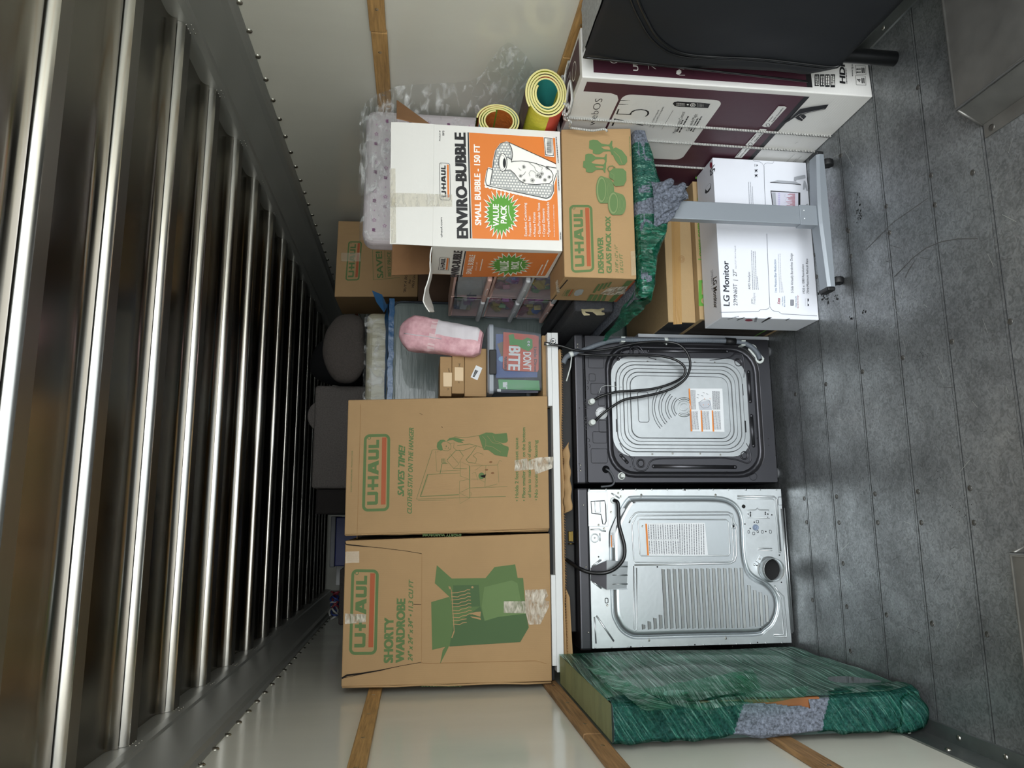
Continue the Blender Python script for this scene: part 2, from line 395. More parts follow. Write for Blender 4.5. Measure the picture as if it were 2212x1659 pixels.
for (x, y, n_, r_, sx, sy) in ((1772, 632, 14, .006, 9, 7), (1783, 645, 16, .006, 12, 9), (1806, 643, 10, .005, 6, 8), (1852, 430, 10, .004, 5, 22), (1857, 458, 14, .005, 7, 16), (1853, 470, 8, .004, 8, 10), (1838, 688, 6, .005, 5, 3), (1868, 674, 5, .005, 5, 3), (2010, 1040, 16, .0022, 30, 22), (1998, 768, 14, .002, 26, 12), (2076, 1105, 12, .0025, 26, 20), (1942, 570, 14, .0018, 26, 14)):
    for k in range(n_):
        p = at(x + rs.gauss(0, sx * .5), y + rs.gauss(0, sy * .5), z=0); q_ = rs.uniform(0, 3); rr_ = r_ * rs.uniform(.35, 1)
        fb.add([(p.x + rr_ * rs.uniform(.6, 1.3) * math.cos(q_ + t), p.y + rr_ * rs.uniform(.6, 1.3) * math.sin(q_ + t), .0007) for t in [i * PI / 4 for i in range(8)]], [list(range(8))], scf)
def scratch(pts, w, m_):
    P_ = [at(x, y, z=0) for x, y in pts]
    for a, b in zip(P_, P_[1:]):
        n_ = V((-(b - a).y, (b - a).x, 0)).normalized() * w; fb.add([a - n_ + V((0, 0, .0008)), b - n_ + V((0, 0, .0008)), b + n_ + V((0, 0, .0008)), a + n_ + V((0, 0, .0008))], [[0, 1, 2, 3]], m_)
sc1 = mat('floor_scratch', '4a4a49', .6); sc2 = mat('floor_bright_scratch', 'b9bbb8', .4, .6)
scratch([(1932, 598), (1952, 578), (1972, 557), (2000, 536), (2034, 522), (2070, 516), (2112, 515)], .0016, sc1); scratch([(1955, 600), (1964, 582), (1975, 565)], .0014, sc1); scratch([(1870, 540), (1930, 480), (2005, 428)], .0012, sc1)
for k in range(70):
    x = rs.uniform(1740, 2190); y = rs.uniform(250, 1450); L_ = rs.uniform(6, 40); a_ = rs.uniform(0, PI); scratch([(x, y), (x + L_ * math.cos(a_), y + L_ * math.sin(a_))], rs.uniform(.0004, .0008), rs.choice((sc1, sc2)))
struct(fb, 'floor')
ground = MB(); ground.box(-14, 16, -22, REAR, -.75, -.70, outm); struct(ground, 'trim_1')['label'] = 'concrete yard outside the open rear of the truck'

# side walls with rivet rows and riveted kick plates
def wall(name, X, s):   # s = +1 right wall, -1 left wall
    w = MB(); w.box(min(X, X + s * .05), max(X, X + s * .05), REAR, YB, -.06, 2.75, wallm)
    y = 1.2 if s > 0 else 1.05
    z = 2.352 if s > 0 else 2.322
    while y < 6.9:
        w.lathe((X, y, z), (-s, 0, 0), [(.0135, 0), (.0125, .003), (.008, .006), (.002, .007)], steel, 10); y += .158
    struct(w, name)
wall('wall_right', XR, 1); wall('wall_left', XL, -1)
kick = mat('kick_plate_steel', '8d9190', .38, .9, bump=(25, .1), var=(14, .12))
for nm, X, s in (('baseboard_right', XR, 1), ('baseboard_left', XL, -1)):
    k = MB(); pr_ = [(0, .095), (.006, .095), (.007, .012), (.05, .006), (.052, .0), (0, 0)]
    a = [V((X - s * p, REAR, z)) for p, z in pr_]; b = [V((X - s * p, YB, z)) for p, z in pr_]; n = len(pr_)
    k.add(a + b, [[i, (i + 1) % n, n + (i + 1) % n, n + i] if s > 0 else [i, n + i, n + (i + 1) % n, (i + 1) % n] for i in range(n)], kick)
    y = 1.5
    while y < 6:
        k.lathe((X - s * .006, y, .07), (-s, 0, 0), [(.010, 0), (.009, .004), (.004, .0065), (.001, .007)], steel, 10)
        k.lathe((X - s * .030, y + .03, .009), (0, 0, 1), [(.009, 0), (.008, .003), (.003, .005), (.001, .005)], steel, 10); y += .19
    struct(k, nm)
bk = MB(); bk.box(XL - .05, XR + .05, YB, YB + .05, -.06, 2.75, wallm); struct(bk, 'wall_back')

# wooden rub rails
def rail(n, X, s, z0, z1, joints, m):
    r = MB(); ys = [REAR] + joints + [YB - .02]; rnd = random.Random(n)
    for i in range(len(ys) - 1):
        r.box(min(X, X - s * .019), max(X, X - s * .019), ys[i] + .002, ys[i + 1] - .002, z0 + rnd.uniform(-.002, .002), z1 + rnd.uniform(-.002, .002), m, .004)
        y = ys[i] + .12
        while y < ys[i + 1]:
            r.lathe((X - s * .0185, y, (z0 + z1) / 2), (-s, 0, 0), [(.007, 0), (.006, .0012), (.003, .0004), (.001, .0004)], steel, 10); y += .30
    struct(r, 'trim_%d' % n)
rail(2, XR, 1, 1.838, 1.898, [2.55, 5.0], wood); rail(3, XR, 1, 1.095, 1.152, [2.62, 4.9], wood)
rail(4, XL, -1, 1.832, 1.888, [1.9, 4.4], wood); rail(5, XL, -1, 1.085, 1.145, [2.55, 5.0], wood2); rail(6, XL, -1, .495, .56, [2.02, 4.6], wood2)

# extruded side rails between wall and roof
for n, X, s, zb in ((7, XR, 1, 2.372), (8, XL, -1, 2.342)):
    k = MB(); P_ = [(0, zb - .014), (.004, zb - .014), (.012, zb), (.026, zb + .008), (.030, zb + .03), (.033, 2.512), (.040, 2.520), (.043, 2.545), (.043, 2.64), (0, 2.64)]
    a = [V((X - s * p, REAR, z)) for p, z in P_]; b = [V((X - s * p, YB, z)) for p, z in P_]; c = len(P_)
    k.add(a + b, [[i, (i + 1) % c, c + (i + 1) % c, c + i][::(1 if s < 0 else -1)] for i in range(c)], cove)
    y = .36 * 3 + .59
    for yy in BOWS if 'BOWS' in globals() else []: pass
    struct(k, 'trim_%d' % n)

# ceiling: rolled roof sheets between roof bows
ce = MB(); bows = [.82, 1.25, 1.681, 2.09, 2.529, 2.952, 3.376, 3.80, 4.231, 4.66, 5.09, 5.52, 5.95, 6.38, 6.81, 7.24]
xa, xb = XL + .044, XR - .044
rnd = random.Random(3)
def strip(prof, m, M_, nx=1, wob=0, ph=0):
    ps = [(i / nx) for i in range(nx + 1)]
    vs = []
    for i in ps:
        x = xa + (xb - xa) * i
        for (y, z) in prof: vs.append((x, y, z + wob * math.sin(x * 3.1 + ph) * math.sin(PI * (y - prof[0][0]) / (prof[-1][0] - prof[0][0] + 1e-9)) ))
    n = len(prof)
    M_.add(vs, [[i * n + k, i * n + k + 1, (i + 1) * n + k + 1, (i + 1) * n + k] for i in range(nx) for k in range(n - 1)], m, True)
prev = REAR
for k, y in enumerate(bows + [YB]):
    a = prev
    pr_ = [(a, ZC + .002), (a + .02, ZC + .002)] + [(a + .02 + (y - .085 - a - .02) * t, ZC + .002) for t in (.25, .5, .75, 1)] + [(y - .056, ZC + .001), (y - .044, ZC - .0005), (y - .034, ZC - .0035), (y - .0265, ZC - .0078), (y - .021, ZC - .0130), (y - .0175, ZC - .0185), (y - .0152, ZC - .0240), (y - .0148, ZC - .0255)]
    strip(pr_, alu, ce, 14, .0035, k * 1.3); prev = y + .078
ce.box(XL - .05, XR + .05, REAR, YB + .05, ZC + .03, ZC + .06, alu)
co_ = struct(ce, 'ceiling')
for y in bows:
    bw = MB(); strip([(y - .001, ZC + .03), (y - .001, ZC - .021), (y + .0006, ZC - .0275), (y + .0032, ZC - .0340), (y + .0068, ZC - .0395), (y + .0115, ZC - .0440), (y + .018, ZC - .0465)], alub, bw, 1)
    strip([(y + .018, ZC - .0465), (y + .080, ZC - .0465)], flg, bw, 1); strip([(y + .080, ZC - .0465), (y + .080, ZC + .03)], alub, bw, 1)
    for X, s in ((XR, 1), (XL, -1)):
        for dy in (.02, .045, .07):
            for dz in (2.553, 2.535): bw.lathe((X - s * .0425, y + dy, dz), (-s, 0, 0), [(.003, 0), (.0028, .002), (.001, .0025)], steel, 6)
    bw.build('roof_bow', co_)

# low steel wheel covers on both sides of the floor
wc = mat('wheel_cover_steel', '6f6e6a', .40, .6, bump=(9, .2), var=(8, .16), rvar=.07)
def cover(n, x0, x1, s):
    c = MB(); H = .10; y1 = 1.90; sl = .035
    a = x0 if s > 0 else x1   # inner edge
    I = lambda d: a + s * d
    o = x1 if s > 0 else x0
    q = [V((I(0), REAR, 0)), V((I(0), y1, 0)), V((o, y1, 0)), V((I(sl), REAR, H)), V((I(sl), y1 - .02, H)), V((o, y1 - .02, H)), V((o, REAR, 0)), V((o, REAR, H))]
    fs = [[0, 1, 4, 3], [1, 2, 5, 4], [3, 4, 5, 7], [0, 3, 7, 6]]
    c.add(q, fs if s < 0 else [f[::-1] for f in fs], wc)
    c.tube([(I(sl), REAR, H), (I(sl), y1 - .02, H), (o, y1 - .02, H)], .006, wc, 8)
    c.tube([(I(0), y1, .003), (I(sl), y1 - .02, H)], .004, wc, 8)
    c.box(min(I(0), I(-.045)), max(I(0), I(-.045)), REAR, y1 - .005, .0005, .004, wc)
    for k in range(9): c.lathe((I(-.026), y1 - .035 - .22 * k, .004), (0, 0, 1), [(.011, 0), (.010, .002), (.005, .001), (.001, .001)], sd, 12)
    struct(c, 'trim_%d' % n)
cover(9, 1.17, XR, 1); cover(10, XL, -.07, -1)

# ================================================================ cardboard cartons
card = mat('cardboard', 'a3845c', .78, var=(5, .05), bump=(90, .10), wave=(40, .035, 'X'))
card2 = mat('cardboard_tan', 'ab9068', .75, var=(6, .05), bump=(60, .12))
cardd = mat('cardboard_inside', '84603f', .85, var=(8, .08), bump=(60, .1))
cardedge = mat('cardboard_edge', '9a7347', .9, bump=(160, .5))
white = mat('white_carton', 'dcdbd6', .6, bump=(70, .06), var=(3, .02))
wgloss = mat('glossy_white_carton', 'e3e6ee', .38, bump=(30, .03))
green = mat('green_ink', '566f40', .75); orange = mat('orange_ink', 'a0502a', .7); gline = green
borange = mat('bright_orange_ink', 'd97a30', .55); bgreen = mat('bright_green_ink', '55972f', .5); ink = mat('black_ink', '17171a', .55); winkm = mat('white_ink', 'f0efe8', .5)
crack = mat('dark_gap', '120c07', .95)
tape = mat('clear_tape', 'cbbd9f', .12, alpha=.35, bump=(30, .5), coat=.4)
brtape = mat('brown_tape', 'b8925c', .22, alpha=.8, bump=(12, .25), stretch=(1, 1, 6))
shine = film('wrinkled_clear_tape', 'e8e0cf', (.25, .8), 'f4efe4', 24, (1, 1, 2.5), .9, .35, .65, .08)

def hexbox(mb, tl, tr, br, bl, dep, m, top=True, back=None):
    """a carton from its four front corners and a depth vector"""
    f = [V(tl), V(tr), V(br), V(bl)]; bk = back or [p + V(dep) for p in f]
    bm = bmesh.new(); vs = [bm.verts.new(p) for p in f + bk]
    F = [(3, 2, 1, 0), (0, 1, 5, 4), (1, 2, 6, 5), (2, 3, 7, 6), (3, 0, 4, 7), (4, 5, 6, 7)]
    for k, q in enumerate(F):
        if k == 1 and not top: continue
        bm.faces.new([vs[i] for i in q])
    bmesh.ops.recalc_face_normals(bm, faces=bm.faces)
    if top: bmesh.ops.bevel(bm, geom=bm.edges[:], offset=.004, segments=2, profile=.5, affect='EDGES')
    mb.bm(bm, m); bm.free()
def face_of(tl, tr, br, bl): return Face(bl, V(br) - V(bl), V(tl) - V(bl))
def frontface(tl, tr, br, bl):
    o = V(bl); return Face(o - V((0, .0, 0)), V(br) - o, V(tl) - o)

# ---- two tall wardrobe cartons
def wardrobe_right():
    c = [at(744, 1157, Y=3.30), at(752, 864, Y=3.30), at(1181, 855, Y=3.30), at(1191, 1142, Y=3.30)]
    c[2].z = c[3].z = 1.1155
    mb = MB(); hexbox(mb, *c, V((0, .6, 0)), card)
    F = frontface(*c).crop(600, 840, 3.3515); p = Print(mb, F)
    logo(p, (803, 856), (797, 298), (608, 298), (606, 856), green, orange)
    p.text('SHORTY WARDROBE   PRODUCT SWB', (529, 712), (529, 415), 9, green)
    p.text('SAVES TIME!', (906, 750), (906, 384), 46, green, .06, .32)
    p.text('CLOTHES STAY ON THE HANGER', (966, 878), (966, 258), 34, green, .045, .32)
    for t, y0, y1, x in (('Holds 2 feet of closet space', 783, 350, 1736), ('Place smaller items on the bottom', 783, 276, 1786), ('of box to make use of space', 783, 380, 1828), ('No ironing or cleaning', 783, 370, 1877)):
        p.text(t, (x, y0), (x - 12, y1), 24, green, .035)
    for x, y in ((1726, 803), (1777, 803), (1865, 800)): p.disc(x, y, 5, 5, green)
    L = lambda pts, w=.0011, cl=False: p.line(pts, w, green, cl)
    # door and closet drawing
    L([(998, 775), (1104, 422)], .0015); L([(998, 775), (1645, 770)]); L([(1010, 786), (1215, 786)], .001); L([(1228, 772), (1645, 772)], .001)
    L([(1025, 757), (1075, 598)], .0028); L([(1025, 757), (1305, 750)], .0024); L([(1033, 748), (1080, 604)], .001); L([(1075, 598), (1308, 594)], .0014)
    L([(1104, 422), (1160, 420), (1140, 440)], .001); L([(1128, 430), (1140, 576)], .001); L([(1140, 576), (1310, 574)], .001); L([(1165, 594), (1178, 520)], .0022)
    L([(1495, 545), (1492, 700)], .0014); L([(1380, 704), (1655, 700)], .0012); L([(1495, 700), (1580, 680)]); L([(1580, 532), (1592, 668)]); L([(1385, 545), (1580, 542), (1592, 510), (1610, 516)])
    L([(1308, 512), (1375, 540), (1378, 640), (1312, 616)], .0014, True); L([(1308, 652), (1378, 640), (1380, 702), (1308, 738)], .0014, True); L([(1308, 738), (1383, 776), (1314, 816)], .0014, True)
    L([(1378, 545), (1384, 776)], .002); L([(1384, 738), (1394, 738), (1394, 756), (1384, 756)], .001, True); L([(1390, 640), (1445, 640), (1490, 664)], .001)
    L([(1300, 528), (1235, 452), (1215, 505), (1262, 560), (1360, 565)], .0014); L([(1262, 560), (1300, 528)], .001)
    for k in range(4): L([(1172 + k * 8, 486), (1176 + k * 8, 516), (1190 + k * 9, 524)], .0018)
    L([(1215, 495), (1275, 430), (1300, 428), (1330, 470)], .0018); L([(1330, 470), (1300, 520)], .001)
    L([(1395, 600), (1420, 590), (1440, 650)], .001); p.disc(1465, 618, 22, 24, orange if False else green); L([(1420, 576), (1470, 540), (1425, 530)], .001)
    # woman's head, hair, arms, trousers
    p.poly([(1136, 400), (1140, 370), (1160, 352), (1185, 350), (1205, 362), (1180, 366), (1168, 380), (1176, 400), (1180, 425), (1165, 428), (1145, 420)], green)
    p.poly([(1205, 362), (1225, 340), (1262, 334), (1300, 345), (1340, 358), (1310, 362), (1330, 376), (1290, 372), (1250, 352), (1225, 356)], green)
    L([(1180, 425), (1215, 432), (1236, 420), (1240, 396), (1228, 376), (1205, 362)], .0014); p.disc(1205, 398, 3, 6, green); p.disc(1222, 410, 2, 6, green); L([(1195, 412), (1205, 416)], .001)
    L([(1232, 380), (1262, 372), (1258, 410), (1280, 428), (1330, 432)], .0014); L([(1262, 330), (1340, 340), (1440, 325)], .0014); L([(1330, 432), (1420, 398), (1470, 415)], .0014)
    L([(1285, 395), (1375, 385), (1425, 400), (1385, 460), (1350, 500)], .002); L([(1350, 500), (1370, 520), (1420, 525), (1428, 495), (1400, 470)], .0016)
    L([(1400, 470), (1430, 448), (1470, 460), (1476, 470)], .001); L([(1440, 325), (1470, 415), (1480, 432)], .0014)
    p.poly([(1440, 325), (1490, 306), (1535, 308), (1560, 318), (1640, 312), (1645, 330), (1650, 370), (1640, 382), (1600, 386), (1625, 402), (1655, 412), (1658, 430), (1648, 486), (1560, 470), (1510, 432), (1478, 430), (1462, 385)], green); p.up()
    cl = card
    for pts in ([(1465, 330), (1490, 360), (1490, 400), (1478, 425)], [(1500, 330), (1540, 380), (1600, 392)], [(1540, 330), (1560, 370), (1610, 385)], [(1490, 400), (1540, 410), (1600, 450)]): p.line(pts, .001, cl)
    p.line([(1005, 155), (1028, 165)], .0012, crack); p.line([(1168, 255), (1174, 262)], .002, crack)
    for x, y in ((1500, 575), (1530, 520), (1545, 600)): p.disc(x, y, 12, 7, cardd)
    p.poly([(1455, 618), (1498, 608), (1490, 634), (1470, 628)], crack)
    p.line([(580, 80), (575, 1050)], .0011, cardedge)
    for k, x in enumerate((575,)): pass
    o = mb.build('wardrobe_box'); tag(o, 'tall cardboard wardrobe box printed SAVES TIME with a drawing of a woman', 'box', 'wardrobe boxes')
    t = MB(); Ft = Face(F.o + F.n * .0028, F.u, F.v).crop(600, 840, 3.3515); q = Print(t, Ft)
    q.poly([(1703, 512), (1790, 500), (1800, 520), (1860, 496), (1985, 492), (1978, 575), (1855, 618), (1848, 580), (1705, 588)], shine)
    t.build('packing_tape', o)['label'] = 'crumpled clear tape on the lower edge'
    # crumpled side edges of the carton
    k = MB(); rnd = random.Random(5)
    for j in range(3):
        a = c[0] + V((.002, -.002 + .01 * j, -.004)); b = c[3] + V((-.003 - j * .002, -.002 + .01 * j, .004))
        k.tube([a.lerp(b, i / 8) + V((rnd.uniform(-.003, .002), 0, 0)) for i in range(9)], .004, card, 6)
    k.build('worn_edge', o)
    return o
wardrobe_right()
def wardrobe_left():
    c = [at(737, 1484, Y=3.30), at(746, 1168, Y=3.30), at(1180, 1152, Y=3.30), at(1187, 1472, Y=3.30)]
    c[2].z = c[3].z = 1.1155
    mb = MB(); hexbox(mb, *c, V((0, .6, 0)), card)
    F = frontface(*c).crop(600, 1120, 3.3515); p = Print(mb, F)
    logo(p, (718, 996), (738, 380), (540, 378), (517, 1000), green, orange)
    p.text('SHORTY', (833, 1050), (840, 730), 64, green, .075)
    p.text('WARDROBE', (915, 1048), (926, 592), 60, green, .075); p.text('R', (872, 588), (872, 580), 7, green)
    p.text('24" x 24" x 34" \u2022 11.3 CU FT', (976, 1040), (986, 450), 33, green, .045, .3)
    p.text('SHORTY WARDROBE', (1058 - 0, 0), (1, 1), 1, green) if False else None
    # upside-down edge print
    e = Print(mb, F)
    def vtext(s, a, b, cap):   # print running along +x of the photo, upside down
        vs, fs = glyphs(s, .02, 0); x0 = min(v[0] for v in vs); x1 = max(v[0] for v in vs)
        A = V(F.uv(*a)); B = V(F.uv(*b)); ex = B - A; ey = V((-ex.y, ex.x)).normalized() * cap
        mb.add([F.P(*(A + ex * ((x - x0) / (x1 - x0)) + ey * (y / .7)), .0008) for x, y, w in vs], fs, green)
    vtext('SHORTY WARDROBE', (1337, 118), (1056, 118), .0075 * 0 + .0105); vtext('SHORTY WARDROBE', (1330, 1204), (1040, 1206), .0105)
    # drawing of the open carton with hangers
    p.poly([(1158, 345), (1265, 440), (1250, 575), (1142, 475)], green); p.poly([(1115, 612), (1248, 572), (1262, 640), (1255, 925), (1120, 958)], green)
    p.poly([(1265, 440), (1510, 435), (1575, 355), (1725, 334), (1742, 432), (1782, 432), (1800, 690), (1820, 790), (1758, 896), (1245, 932), (1262, 640), (1250, 575)], green)
    p.poly([(1265, 865), (1235, 945), (1175, 1062), (1196, 960)], green); p.up()
    dk = mat('dark_green_ink', '46603a', .75); lt = mat('light_green_ink', '647d4c', .75)
    p.poly([(1275, 490), (1460, 485), (1470, 640), (1275, 650)], dk); p.poly([(1470, 640), (1500, 740), (1600, 705), (1800, 690), (1820, 790), (1758, 896), (1245, 932), (1275, 780)], dk); p.up()
    p.poly([(1500, 500), (1700, 450), (1740, 470), (1760, 580), (1800, 690), (1600, 715), (1500, 745), (1480, 640)], lt); p.up()
    for k in range(10):
        y = 545 + k * 25; x = 1258 + k * 1.5
        p.line([(x, y), (x + 48, y + (3 if k % 2 else -3)), (x + 70, y - 10), (x + 100, y - 14), (x + 120, y - 26), (x + 140, y - 24)][:6 - (k > 7) * 2], .0032, card)
    p.line([(1262, 520), (1280, 820)], .003, card); p.line([(1280, 820), (1262, 870)], .005, card)
    p.poly([(1240, 495), (1256, 500), (1262, 520), (1246, 516)], card); p.disc(1414, 502, 8, 8, card)
    p.poly([(1395, 690), (1440, 680), (1474, 678), (1470, 715), (1420, 700)], card); p.poly([(1395, 712), (1470, 722), (1474, 738), (1410, 722)], card)
    # tears and creases
    p.poly([(497, 180), (503, 196), (620, 208), (770, 224), (620, 214), (520, 206), (500, 200), (492, 186)], crack)
    p.line([(500, 196), (560, 206), (770, 224), (940, 244), (1050, 262)], .0016, crack)
    p.poly([(463, 1162), (500, 1140), (600, 1128), (745, 1104), (900, 1072), (745, 1112), (600, 1140), (505, 1152), (464, 1176)], crack)
    p.line([(464, 1168), (745, 1108), (905, 1072), (1040, 1048)], .0016, crack); p.line([(1040, 1048), (1060, 1056), (1870, 1030), (1950, 1052)], .0013, cardedge)
    p.line([(985, 628), (1042, 630)], .0016, crack); p.line([(1050, 262), (1042, 1048)], .0008, cardedge)
    p.poly([(498, 252), (596, 248), (598, 330), (496, 335)], tape)
    o = mb.build('wardrobe_box'); tag(o, 'tall cardboard wardrobe box printed SHORTY WARDROBE, nearest the left wall', 'box', 'wardrobe boxes')
    t = MB(); q = Print(t, Face(F.o + F.n * .0028, F.u, F.v).crop(600, 1120, 3.3515))
    q.poly([(1640, 602), (1796, 600), (1796, 518), (1945, 512), (1962, 560), (1935, 590), (1968, 600), (1966, 640), (1905, 766), (1820, 770), (1800, 688), (1640, 686)], shine)
    t.build('packing_tape', o)['label'] = 'clear tape strips over the seam'
    t = MB(); q = Print(t, Face(F.o + F.n * .0028, F.u, F.v).crop(600, 1120, 3.3515)); q.poly([(490, 700), (642, 704), (640, 762), (490, 776)], shine); t.build('packing_tape', o)
    k = MB(); rnd = random.Random(9)
    for j in range(3):
        a = c[0] + V((.0, .0 + .02 * j, -.004)); b = c[3] + V((-.004 - j * .002, .0 + .02 * j, .004))
        k.tube([a.lerp(b, i / 8) + V((rnd.uniform(-.003, .002), 0, 0)) for i in range(9)], .004, card, 6)
    k.build('worn_edge', o)
wardrobe_left()

# ---- glass-pack carton on the wrapped desk
def starburst(p, cx, cy, rx, ry, n, m, k=.72, ph=0, seed=1, jx=None):
    rnd = random.Random(seed); pts = []
    for i in range(2 * n):
        a = ph + PI * i / n; r = (1 + rnd.uniform(-.10, .14)) if i % 2 == 0 else k
        pts.append((cx + rx * r * math.cos(a), cy + ry * r * math.sin(a)))
    p.poly(pts, m)
def dish_box():
    Y = 2.70
    c = [at(1224, 598, Y=Y), at(1210, 279, Y=Y), at(1363, 277, Y=Y), at(1380, 603, Y=Y)]
    c[2].z = c[3].z = .862; c[0].z = c[1].z = 1.148
    mb = MB(); hexbox(mb, *c, V((.0, .31, 0)), card)
    F = frontface(*c).crop(1180, 240, 3.3173); p = Print(mb, F)
    logo(p, (344, 1150), (328, 672), (162, 672), (178, 1160), green, orange)
    p.text('DISHSAVER', (412, 1160), (405, 906), 40, green, .07); p.text('GLASS PACK BOX', (468, 1160), (458, 757), 36, green, .07)
    p.text('24 1/8" x 12" x 11"', (517, 1160), (510, 958), 22, green, .02, .3); p.text('1.8 CU FT', (552, 1160), (546, 1022), 24, green, .02, .3)
    p.small((602, 325), (598, 180), 5, green)
    g2 = mat('green_silhouette_ink', '5c7848', .75); g3 = mat('light_silhouette_ink', '7c8b5c', .75)
    def goblet(x, y, s, r=0, h=92):
        pts = [(0, -24), (22, -32), (50, -30), (76, -10), (h + 22, -5), (h + 34, -7), (h + 44, -30), (h + 52, -30), (h + 52, 30), (h + 44, 30), (h + 34, 7), (h + 22, 5), (76, 10), (50, 30), (22, 32), (0, 24)]
        p.poly([(x + (a * math.cos(r) - b * math.sin(r)) * s, y + (a * math.sin(r) + b * math.cos(r)) * s) for a, b in pts], g2)
    goblet(305, 240, 1.15, .05); p.up(); goblet(332, 278, 1.0, .05); p.up()
    goblet(277, 336, .95, .02, 110); p.up(); goblet(262, 382, .9, .05, 130); p.up(); goblet(282, 412, .95, .03, 95); p.up()
    p.poly([(470, 275), (495, 262), (540, 285), (575, 330), (577, 365), (560, 388), (520, 390), (490, 350), (468, 300)], g2); p.up()
    p.line([(480, 290), (520, 330), (540, 380)], .0012, card)
    for xa, yc, ry in ((392, 566, 98), (476, 664, 84)):
        for k in range(7): p.disc(xa + k * 9 + 0, yc + k * 1.5, 38, ry - k * 1.5, g2, 26)
        p.up(); p.disc(xa, yc, 34, ry - 8, g3, 26); p.up(); p.disc(xa + 2, yc, 27, ry - 20, g2, 26)
        for k in range(1, 7): p.circ(xa + k * 9, yc + k * 1.5, 36, ry - 3 - k * 1.5, .0010, g3, 14, -80, 80)
        p.up()
    p.poly([(448, 440), (475, 415), (545, 418), (568, 440), (570, 500), (550, 540), (490, 545), (470, 520), (485, 505), (446, 480)], g2); p.up()
    p.line([(490, 412), (470, 398), (445, 402), (435, 420), (448, 440)], .0035, g2); p.line([(455, 445), (480, 465), (478, 520)], .0014, g3)
    p.poly([(600, 1010), (632, 1004), (640, 1180), (606, 1184)], tape)
    # left end print
    E_ = Face(V((c[0].x, 3.01, .862)), V((0, -1, 0)), V((0, 0, 1))).crop(1180, 600, 7.373); e = Print(mb, E_)
    logo(e, (385, 300), (455, 180), (315, 172), (240, 290), green, orange, thick=.01)
    e.poly([(440, 250), (470, 200), (530, 182), (590, 184), (596, 205), (560, 265), (500, 285), (450, 280)], mat('hand_hole', '9ca0a0', .9))
    e.up(); e.poly([(985, 378), (1060, 380), (1380, 45), (1290, 40)], green); e.poly([(1078, 380), (1120, 380), (1425, 45), (1395, 45)], orange)
    for k in range(4):
        e.poly([(735 + k * 75, 235 - k * 30), (775 + k * 72, 235 - k * 30), (865 + k * 62, 100 - k * 12), (830 + k * 62, 95 - k * 10)], green)
    for k in range(4): e.poly([(640 + k * 78, 365), (700 + k * 76, 365), (760 + k * 70, 265), (700 + k * 75, 265)], green)
    e.up(); e.poly([(210, 165), (335, 20), (345, 30), (225, 172)], crack); e.poly([(70, 370), (160, 262), (168, 268), (84, 374)], crack)
    o = mb.build('glass_pack_box'); tag(o, 'cardboard dish box with green glassware print, resting on the blanket-wrapped desk', 'box')
    t = MB(); q = Print(t, Face(V((c[0].x - .002, 3.01, .862)), V((0, -1, 0)), V((0, 0, 1))).crop(1180, 600, 7.373)); q.poly([(148, 60), (180, 20), (215, 230), (170, 265)], shine); t.build('packing_tape', o); t = MB(); q.mb = t; q.poly([(860, 250), (1000, 150), (1300, 130), (1250, 260), (1000, 280)], shine)
    t.build('packing_tape', o)
dish_box()

